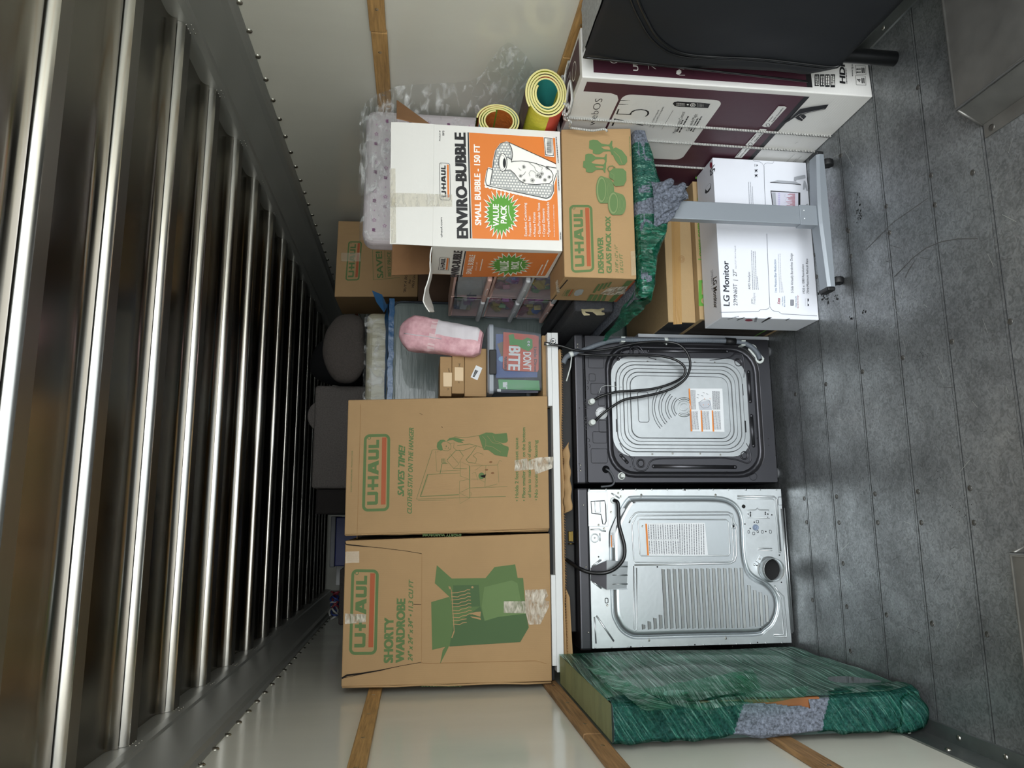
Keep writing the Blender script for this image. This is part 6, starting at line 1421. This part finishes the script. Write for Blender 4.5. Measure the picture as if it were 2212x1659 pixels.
m = MB(); m.box(.10, 1.135, 4.075, 4.23, .002, 1.990, cm, .035, 4); m.build('body', W)
m = MB(); skinned(m, lambda i, j: V((.10 + 1.04 * i, 4.065 + .17 * j, 1.995)), 24, 8, clear, .01, 14); skinned(m, lambda i, j: V((.12 + 1.0 * i, 4.066, 1.86 + .14 * j)), 24, 4, clear, .006, 18); m.build('clear_wrap', W)
# ---- grey sofa stood on end, cushions
W = thing('grey_sofa', 'grey woven sofa standing on end behind the wardrobe boxes, almost touching the roof', 'sofa', (.46, 4.7, 0))
m = MB(); m.box(.172, .757, 4.30, 5.1, .002, 2.285, gfab, .018, 3); m.build('seat_block', W)
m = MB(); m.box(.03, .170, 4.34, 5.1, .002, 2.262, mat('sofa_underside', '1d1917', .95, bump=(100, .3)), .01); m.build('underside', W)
m = MB(); m.lathe((.585, 4.32, 2.23), (0, 1, 0), [(.0, 0), (.088, 0), (.095, .006), (.095, .22), (.0, .22)], gfab, 32); m.build('round_arm', W)
m = MB(); blob(m, (.945, 4.165, 2.108), (.20, .08, .118), gfab2, .03, 7, 2, 30, 20, .8); tag(m.build('sofa_cushion'), 'dark grey back cushion slumped on top of the cream mattress', 'cushion')
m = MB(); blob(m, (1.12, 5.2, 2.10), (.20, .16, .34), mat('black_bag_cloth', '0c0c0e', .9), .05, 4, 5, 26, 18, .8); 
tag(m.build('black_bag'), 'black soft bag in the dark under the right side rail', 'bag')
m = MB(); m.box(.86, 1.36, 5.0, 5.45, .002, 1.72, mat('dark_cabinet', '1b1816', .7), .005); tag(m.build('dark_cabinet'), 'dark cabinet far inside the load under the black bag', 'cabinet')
m = MB(); m.lathe((-.30, 4.05, 1.70), (0, 1, 0), [(.0, .0), (.36, 0), (.375, .015), (.375, .23), (.0, .23)], gfab2, 48); m.box(-.66, .01, 4.05, 4.28, .002, 1.72, gfab2, .01); tag(m.build('armchair'), 'brown-grey armchair with a large rounded top edge behind the left wardrobe box', 'armchair')
m = MB(); m.box(-.645, -.305, 4.90, 5.3, .002, 2.17, gfab2, .012); tag(m.build('ottoman_block'), 'dark brown upholstered block behind the armchair by the left wall', 'sofa section')
W = thing('blue_storage_box', 'blue storage box with a grey lid in the dark behind the wardrobe boxes', 'box', (-.14, 5.2, 1.9))
m = MB(); m.box(-.295, .015, 5.0, 5.4, 1.92, 2.215, mat('blue_crate', '16205a', .5), .006); m.build('body', W); m = MB(); m.box(-.30, .02, 4.99, 5.41, 2.215, 2.245, mat('grey_lid', '5a5c60', .5), .004); m.build('lid', W)
m = MB(); m.box(-.30, .02, 4.95, 5.45, .002, 1.919, mat('white_cabinet', 'b9b9b6', .5), .004); tag(m.build('tall_cabinet'), 'tall pale cabinet under the blue storage box', 'cabinet')
m = MB(); m.box(-.44, -.31, 5.32, 5.6, .002, 2.235, mat('white_cabinet', 'b9b9b6', .5), .004); tag(m.build('shelf_board'), 'narrow white panel beside the blue storage box', 'panel')
rnd = random.Random(6)
for k, (c_, nm) in enumerate((('7a2a35', 'red'), ('2c3f7c', 'blue'), ('a9a9a4', 'pale grey'))):
    m = MB(); pts = []
    for j in range(40): a = j * .55; pts.append(V((-.50 + .055 * math.sin(a * .37 + k) - .03 * k, 4.95 + .05 * math.cos(a), 2.185 + .022 * math.sin(a) + .004 * k + .002 * j * .2)))
    m.tube(crv(pts, 3), .006, mat('cord_' + c_, c_, .6), 6); tag(m.build('bungee_cord'), '%s cord in the tangle near the left side rail' % nm, 'cord')
# ---- far moving carton at the right wall
def far_carton():
    Y = 4.30; c = [at(722.5, 641, Y=Y), at(731, 477, Y=Y), at(905, 500, Y=Y), at(905, 655, Y=Y)]; c[2] = V((c[1].x + .01, Y, 1.712)); c[3] = V((c[0].x + .015, Y, 1.712))
    mb = MB(); hexbox(mb, *c, V((.02, .45, 0)), card)
    F = frontface(*c).crop(640, 450, 3.6867); p = Print(mb, F)
    logo(p, (498, 560), (510, 250), (400, 245), (386, 560), green, orange)
    p.line([(610, 560), (595, 325), (650, 275), (740, 272), (745, 300)], .0022, green); p.line([(610, 560), (820, 548)], .0022, green); p.circ(702, 290, 14, 14, .003, green)
    p.text('SAVE!', (688, 545), (668, 335), 48, green, .04); p.line([(705, 545), (692, 325)], .0022, green)
    p.text('BEST PRICE', (750, 535), (738, 340), 26, green, .03); p.text('GUARANTEED', (785, 530), (775, 330), 24, green, .02)
    p.text('"BUY A BOX', (872, 668), (880, 500), 20, hand, .02, .3); p.text('Bear', (905, 600), (908, 560), 16, hand, .02, .3); p.text("We'll Give", (935, 632), (945, 520), 20, hand, .02, .3)
    p.up(); p.poly([(345, 335), (400, 338), (500, 340), (505, 410), (350, 405)], tape)
    S_ = Face(c[3] + V((.02, .45, 0)), V((-.02, -.45, 0)), (0, 0, 1)).crop(640, 450, 3.6867); e = Print(mb, S_)
    logo(e, (520, 870), (490, 755), (345, 750), (375, 868), green, orange, thick=.01); e.text('BUSTERS', (560, 865), (545, 775), 20, green, .03)
    tag(mb.build('moving_box'), 'cardboard moving box with a SAVE! price-tag print, high at the right wall', 'box')
far_carton()
m = MB(); m.box(1.20, 1.76, 4.28, 4.85, .002, 1.710, mat('wood_cabinet', '5b4330', .6, var=(5, .2)), .004); m.box(1.215, 1.475, 4.272, 4.28, .05, 1.66, mat('wood_cabinet', '5b4330', .6), .003); m.box(1.485, 1.745, 4.272, 4.28, .05, 1.66, mat('wood_cabinet', '5b4330', .6), .003); tag(m.build('wooden_cabinet'), 'brown wooden cabinet under the moving box at the right wall', 'cabinet')

# ---- crib mattress in clear plastic, rolled play mats
W = thing('crib_mattress', 'white crib mattress with small purple prints, standing in clear plastic by the right wall', 'mattress', (1.48, 3.12, 1.13))
cw = mat('crib_cover', 'd6cdd2', .6, bump=(8, .3)); pu = mat('purple_print', '7d4a72', .7); pk = mat('lilac_print', 'b78fae', .7)
m = MB(); x0, x1, y0, y1, z0, z1 = 1.165, 1.783, 3.06, 3.20, 1.132, 1.948; m.box(x0, x1, y0, y1, z0, z1, cw, .045, 5)
F1 = Face((x0, y0 - .001, z0), (1, 0, 0), (0, 0, 1)); F2 = Face((x0, y0, z1 + .001), (1, 0, 0), (0, 1, 0)); rnd = random.Random(11)
for F, w, h, n in ((F1, x1 - x0, z1 - z0, 15), (F2, x1 - x0, .14, 3)):
    p = Print(m, F)
    for a in range(13):
        for b in range(n):
            x = .05 + a * .044 + (b % 2) * .02; z = (h - .05 - b * .045) if n > 3 else .05 + b * .03
            if x > w - .05: continue
            c = (a + b) % 3
            if c == 0: p.poly([(x + .008 * q[0], z + .008 * q[1]) for q in ((-1, -1), (-.4, -.3), (0, -1), (.5, -.3), (1, -1), (.9, .6), (.6, 1.1), (0, .8), (-.6, 1.1), (-.9, .5))], pu, uv=True)
            elif c == 1:
                for k in range(5): p.poly([(x + .006 * math.cos(k * 1.257) + .0032 * math.cos(t), z + .006 * math.sin(k * 1.257) + .0032 * math.sin(t)) for t in [i * PI / 3 for i in range(6)]], pk, uv=True)
            else: p.poly([(x + .003 * math.cos(t), z + .003 * math.sin(t)) for t in [i * PI / 3 for i in range(6)]], pk, uv=True)
m.build('body', W)
BAGF = film('bag_film', 'f4f6f6', (.04, .55), 'f2f3f2', 15, (1, 1, 2.2), 1.0, .50, .72, .05)
UP = [(775, 250), (790, 222), (815, 203), (860, 186), (910, 181), (960, 180), (1010, 176), (1038, 165), (1060, 130), (1082, 103), (1098, 92), (1118, 104), (1135, 118), (1155, 150), (1172, 178), (1186, 196)]
LO = [(775, 420), (790, 425), (815, 400), (860, 330), (910, 280), (960, 275), (1010, 272), (1038, 268), (1060, 262), (1082, 258), (1098, 250), (1118, 240), (1135, 228), (1155, 222), (1172, 215), (1186, 206)]
def bag(i, j):
    k = min(len(UP) - 2, int(i * (len(UP) - 1))); t_ = i * (len(UP) - 1) - k
    a = V(UP[k]).lerp(V(UP[k + 1]), t_); b = V(LO[k]).lerp(V(LO[k + 1]), t_)
    A = at(a.x, a.y, X=1.778); B = at(b.x, b.y, Y=3.035)
    if B.x > 1.778: B = at(b.x, b.y, X=1.76)
    if A.y > 3.035: A = at(a.x, a.y, Y=3.035)
    p = A.lerp(B, j); n = NZ.noise_vector(p * 16) * .010 + NZ.noise_vector(V((p.x * 30, p.y * 30, p.z * 60))) * .004
    q = p + n * (.4 + .6 * math.sin(PI * min(1, j * 1.2)) if j < .8 else .7)
    q.x = min(q.x, 1.786); q.y = min(q.y, 3.05 + .0 * q.x); return q
m = MB(); m.grid(bag, 110, 46, BAGF, True); m.build('plastic_bag', W)
m = MB(); skinned(m, lambda i, j: V((x0 + .0 + (x1 - x0) * i, y0 - .006 + .10 * max(0, j - .8) * 5, z1 - .14 + .150 * min(1, j / .8))), 50, 16, BAGF, .003, 12); m.build('plastic_sheet', W)
m = MB(); skinned(m, lambda i, j: V((1.03 + .45 * i, 3.05, 1.70 + .08 * j)), 20, 6, clear, .01, 20)
# rolled foam mats
mcol = {'y': mat('mat_yellow', 'c8c43a', .6, bump=(80, .3)), 'c': mat('mat_cream', 'd8cf8a', .6), 't': mat('mat_teal', '2f8f8a', .6), 'r': mat('mat_red', 'c4452f', .6), 'o': mat('mat_orange', 'c9702c', .6, bump=(70, .4)), 'g': mat('mat_green', '7fae35', .6), 'b': mat('mat_blue', '8fbfca', .6), 'd': mat('mat_dark', '4a3a3c', .7)}
def roll(name, lab, cx, cz, rx, rz, y0, y1, turns, th, cols, inner, ang0=0, a_end=0):
    b = MB(); n = int(turns * 40)
    def c(i): 
        a = ang0 + i / n * turns * 2 * PI; s_ = inner + (1 - inner) * i / n; return (a, s_)
    pts = []
    for i in range(n + 1):
        a, s_ = c(i); pts.append((cx + rx * s_ * math.cos(a), cz + rz * s_ * math.sin(a)))
    outp = []; inp = []
    for i in range(n + 1):
        a = V(pts[max(0, i - 1)]); d = V(pts[min(n, i + 1)]); t_ = (d - a).normalized(); nn = V((-t_.y, t_.x)); q = V(pts[i])
        outp.append(q - nn * th / 2); inp.append(q + nn * th / 2)
    for i in range(n):
        co_ = cols[(i // 9) % len(cols)]; ci = cols[(i // 13 + 2) % len(cols)]
        A, B, C, D = outp[i], outp[i + 1], inp[i + 1], inp[i]
        edge = mcol['c'] if 'y' in cols else mcol[('o', 'b', 'g', 'c')[(i // 30) % 4]]
        b.add([(A.x, y0, A.y), (B.x, y0, B.y), (C.x, y0, C.y), (D.x, y0, D.y)], [[0, 1, 2, 3]], edge)
        b.add([(A.x, y0, A.y), (B.x, y0, B.y), (B.x, y1, B.y), (A.x, y1, A.y)], [[3, 2, 1, 0]], mcol[co_], True)
        b.add([(D.x, y0, D.y), (C.x, y0, C.y), (C.x, y1, C.y), (D.x, y1, D.y)], [[0, 1, 2, 3]], mcol[ci], True)
    return tag(b.build(name), lab, 'play mat')
roll('play_mat', 'rolled yellow and teal foam play mat lying on the television box', 1.630, 1.220, .106, .082, 2.62, 3.03, 4.2, .0075, ['y', 't', 'd', 'y', 't', 'y', 'y', 'r'], .52, .9)
roll('play_mat', 'rolled orange and green foam play mat behind the white box, above the yellow one', 1.595, 1.392, .072, .088, 2.78, 3.03, 3.2, .0065, ['g', 'y', 'o', 'b', 'o', 'g', 'o'], .62, .2)

# ---- wrapped headboard-like slab against the left wall
def wrapped_slab():
    W = thing('wrapped_cabinet_panel', 'wide wooden panel bundled in blue blanket and green stretch film against the left wall', 'wrapped furniture', (-.63, 2.85, 0))
    x0, x1, y0, y1, z0, z1 = -.688, -.575, 2.405, 3.27, .03, 1.085
    wd_ = mat('chestnut_wood', '7a4a26', .5, var=(5, .15), stretch=(1, 1, .2)); gl = mat('dark_glass_front', '0f1917', .12, coat=.5); beige = mat('beige_board', 'b5ab8c', .7); dkb = mat('dark_backing', '24332f', .8)
    m = MB(); prof = [(y0 + .012, z1), (y1, z1), (y1, z0), (y0 + .09, z0), (y0 + .03, z0 + .10), (y0, z0 + .12), (y0, z1 - .02)]
    FX = Face((x1, y0, 0), (0, 1, 0), (0, 0, 1))
    n = len(prof); A = [V((x1, a, b)) for a, b in prof]; B = [V((x0, a, b)) for a, b in prof]
    m.add(A + B, [list(range(n))], gl); m.add(A + B, [list(range(n, 2 * n))[::-1]], dkb)
    for i in range(n): m.add([A[i], B[i], B[(i + 1) % n], A[(i + 1) % n]], [[0, 1, 2, 3]], beige if i == 0 else dkb)
    m.box(x0 + .02, x1 + .001, y0 - .006, y0 + .05, .40, .80, wd_, .003); m.build('panel', W)
    # blanket round the near end
    def near(off, amp):
        def f(i, j):
            z = z0 - .004 + (z1 + .006 - z0) * i
            bott = max(0, (.16 - (z - z0)) / .16)
            # cross-section from right face round the near end to the wall side
            P_ = [(x1 + .004, y0 + .075), (x1 + .007, y0 + .02), (x1 - .005, y0 - .012), (-.62, y0 - .020), (x0 + .012, y0 - .018), (x0 - .002, y0 + .005), (x0 - .004, y0 + .06)]
            k = min(5, int(j * 6)); t_ = j * 6 - k; x = P_[k][0] * (1 - t_) + P_[k + 1][0] * t_; y = P_[k][1] * (1 - t_) + P_[k + 1][1] * t_
            p = V((x, y + bott * .05, z)); d = V((x - (-.63), y - (y0 + .09), 0)).normalized()
            q = p + d * (off + amp * (NZ.noise(p * 9) + .5 * NZ.noise(p * 26))); q.x = max(q.x, -.7135) if not (1.07 < q.z < 1.16 or .48 < q.z < .575) else max(q.x, -.694); return q
        return f
    def bm_(i, j):
        z = z0 + (z1 - z0) * i; lim = .43 - (z - .44) * .5 + .03 * NZ.noise(V((z * 20, j * 3, 0)))
        if .44 < z < .76 and j < lim and j > .0: return None
        return blanket
    b = MB(); b.grid(near(0, .012), 200, 80, bm_); b.build('blanket', W)
    def fm(i, j):
        z = z0 + (z1 - z0) * i; lo = .34 + .10 * j; hi = .74 - .12 * (1 - j)
        if lo < z < hi: return None
        return gfn
    gfn = film('green_film_end', '1f7560', (.03, .38), '93c2b4', 5, (1.5, 1.5, 26), .6, .42, .72, .08, (.0, .6, 0), glint='8fd0bd'); 
    b = MB(); b.grid(near(.0035, .012), 200, 80, fm); b.build('stretch_wrap', W)
    # film over the broad side, the top and along the length
    gs = film('green_film_side', '155a44', (.30, .9), '8cc9b0', 4, (4, .3, 22), .9, .34, .68, .08, (.06, 0, 0), glint='9ccfbc'); gs2 = film('green_film_band', '1a7858', (.25, .95), '8fd8b8', 6, (6, .35, 30), 1.0, .38, .66, .08, (-.52, 0, 0), glint='b5ead6'); gs3 = film('green_film_band_b', '258766', (.10, .9), 'a8e2c9', 6, (6, .35, 30), 1.0, .42, .68, .08, (.20, 0, 0), glint='c9f2e4')
    FR = Face((x1 + .004, y0, 0), (0, 1, 0), (0, 0, 1))
    gtop = film('green_film_top', '3c7a64', (.02, .28), 'e6eee2', 5, (1, 5, 3), .5, .42, .70, .12, glint='4f9a80')
    s_ = MB(); 
    def sidef(i, j):
        y = y0 - .004 + (y1 - y0 + .006) * i; z = z0 + (z1 + .004 - z0) * j; p = V((x1 + .006, y, z)); bul = .010 * NZ.noise(V((y * 6, z * 3, 0)))
        if j < .12 and i < .11: y = y + (.12 - j) * .6
        return V((x1 + .006 + bul, y, z))
    s_.grid(sidef, 40, 50, gs); s_.grid(lambda i, j: V((x1 + .006 - (x1 - x0 + .008) * j, y0 - .004 + (y1 - y0 + .006) * i, z1 + .004 + .002 * NZ.noise(V((i * 20, j * 9, 0))))), 30, 8, gtop); s_.build('stretch_wrap', W)
    F = Face((x1 + .013, y0, 0), (0, 1, 0), (0, 0, 1))
    def band(pts, m_, d=.0):
        b = MB(); F.crop(1180, 1390, 5.82); a, b_, c, d_ = [V(F.uv(*q)) for q in pts]
        def g(i, j): q = a.lerp(b_, i).lerp(d_.lerp(c, i), j); p = F.P(q.x, q.y, 0); return V((x1 + .014 + d + .006 * NZ.noise(p * 14), p.y, p.z))
        b.grid(g, 24, 10, m_); return b
    band([(480, 290), (1270, 870), (1640, 815), (640, 285)], gs2).build('film_band', W)
    band([(1230, 590), (2600, 330), (2700, 560), (1600, 800)], gs3, .003).build('film_band', W)
    band([(1600, 800), (3300, 560), (3260, 700), (1900, 860)], gs3, .005).build('film_band', W)
    b = MB(); blob(b, (-.640, y0 + .045, .085), (.058, .055, .080), blanket, .018, 14, 3, 24, 16, .8); b.build('blanket_corner', W)
    b = MB(); blob(b, (-.640, y0 + .045, .085), (.062, .060, .083), gfn, .018, 14, 3, 24, 16, .8); b.build('wrap_tail', W)
wrapped_slab()
# things seen only as a sliver: grey appliance edge behind the cartons
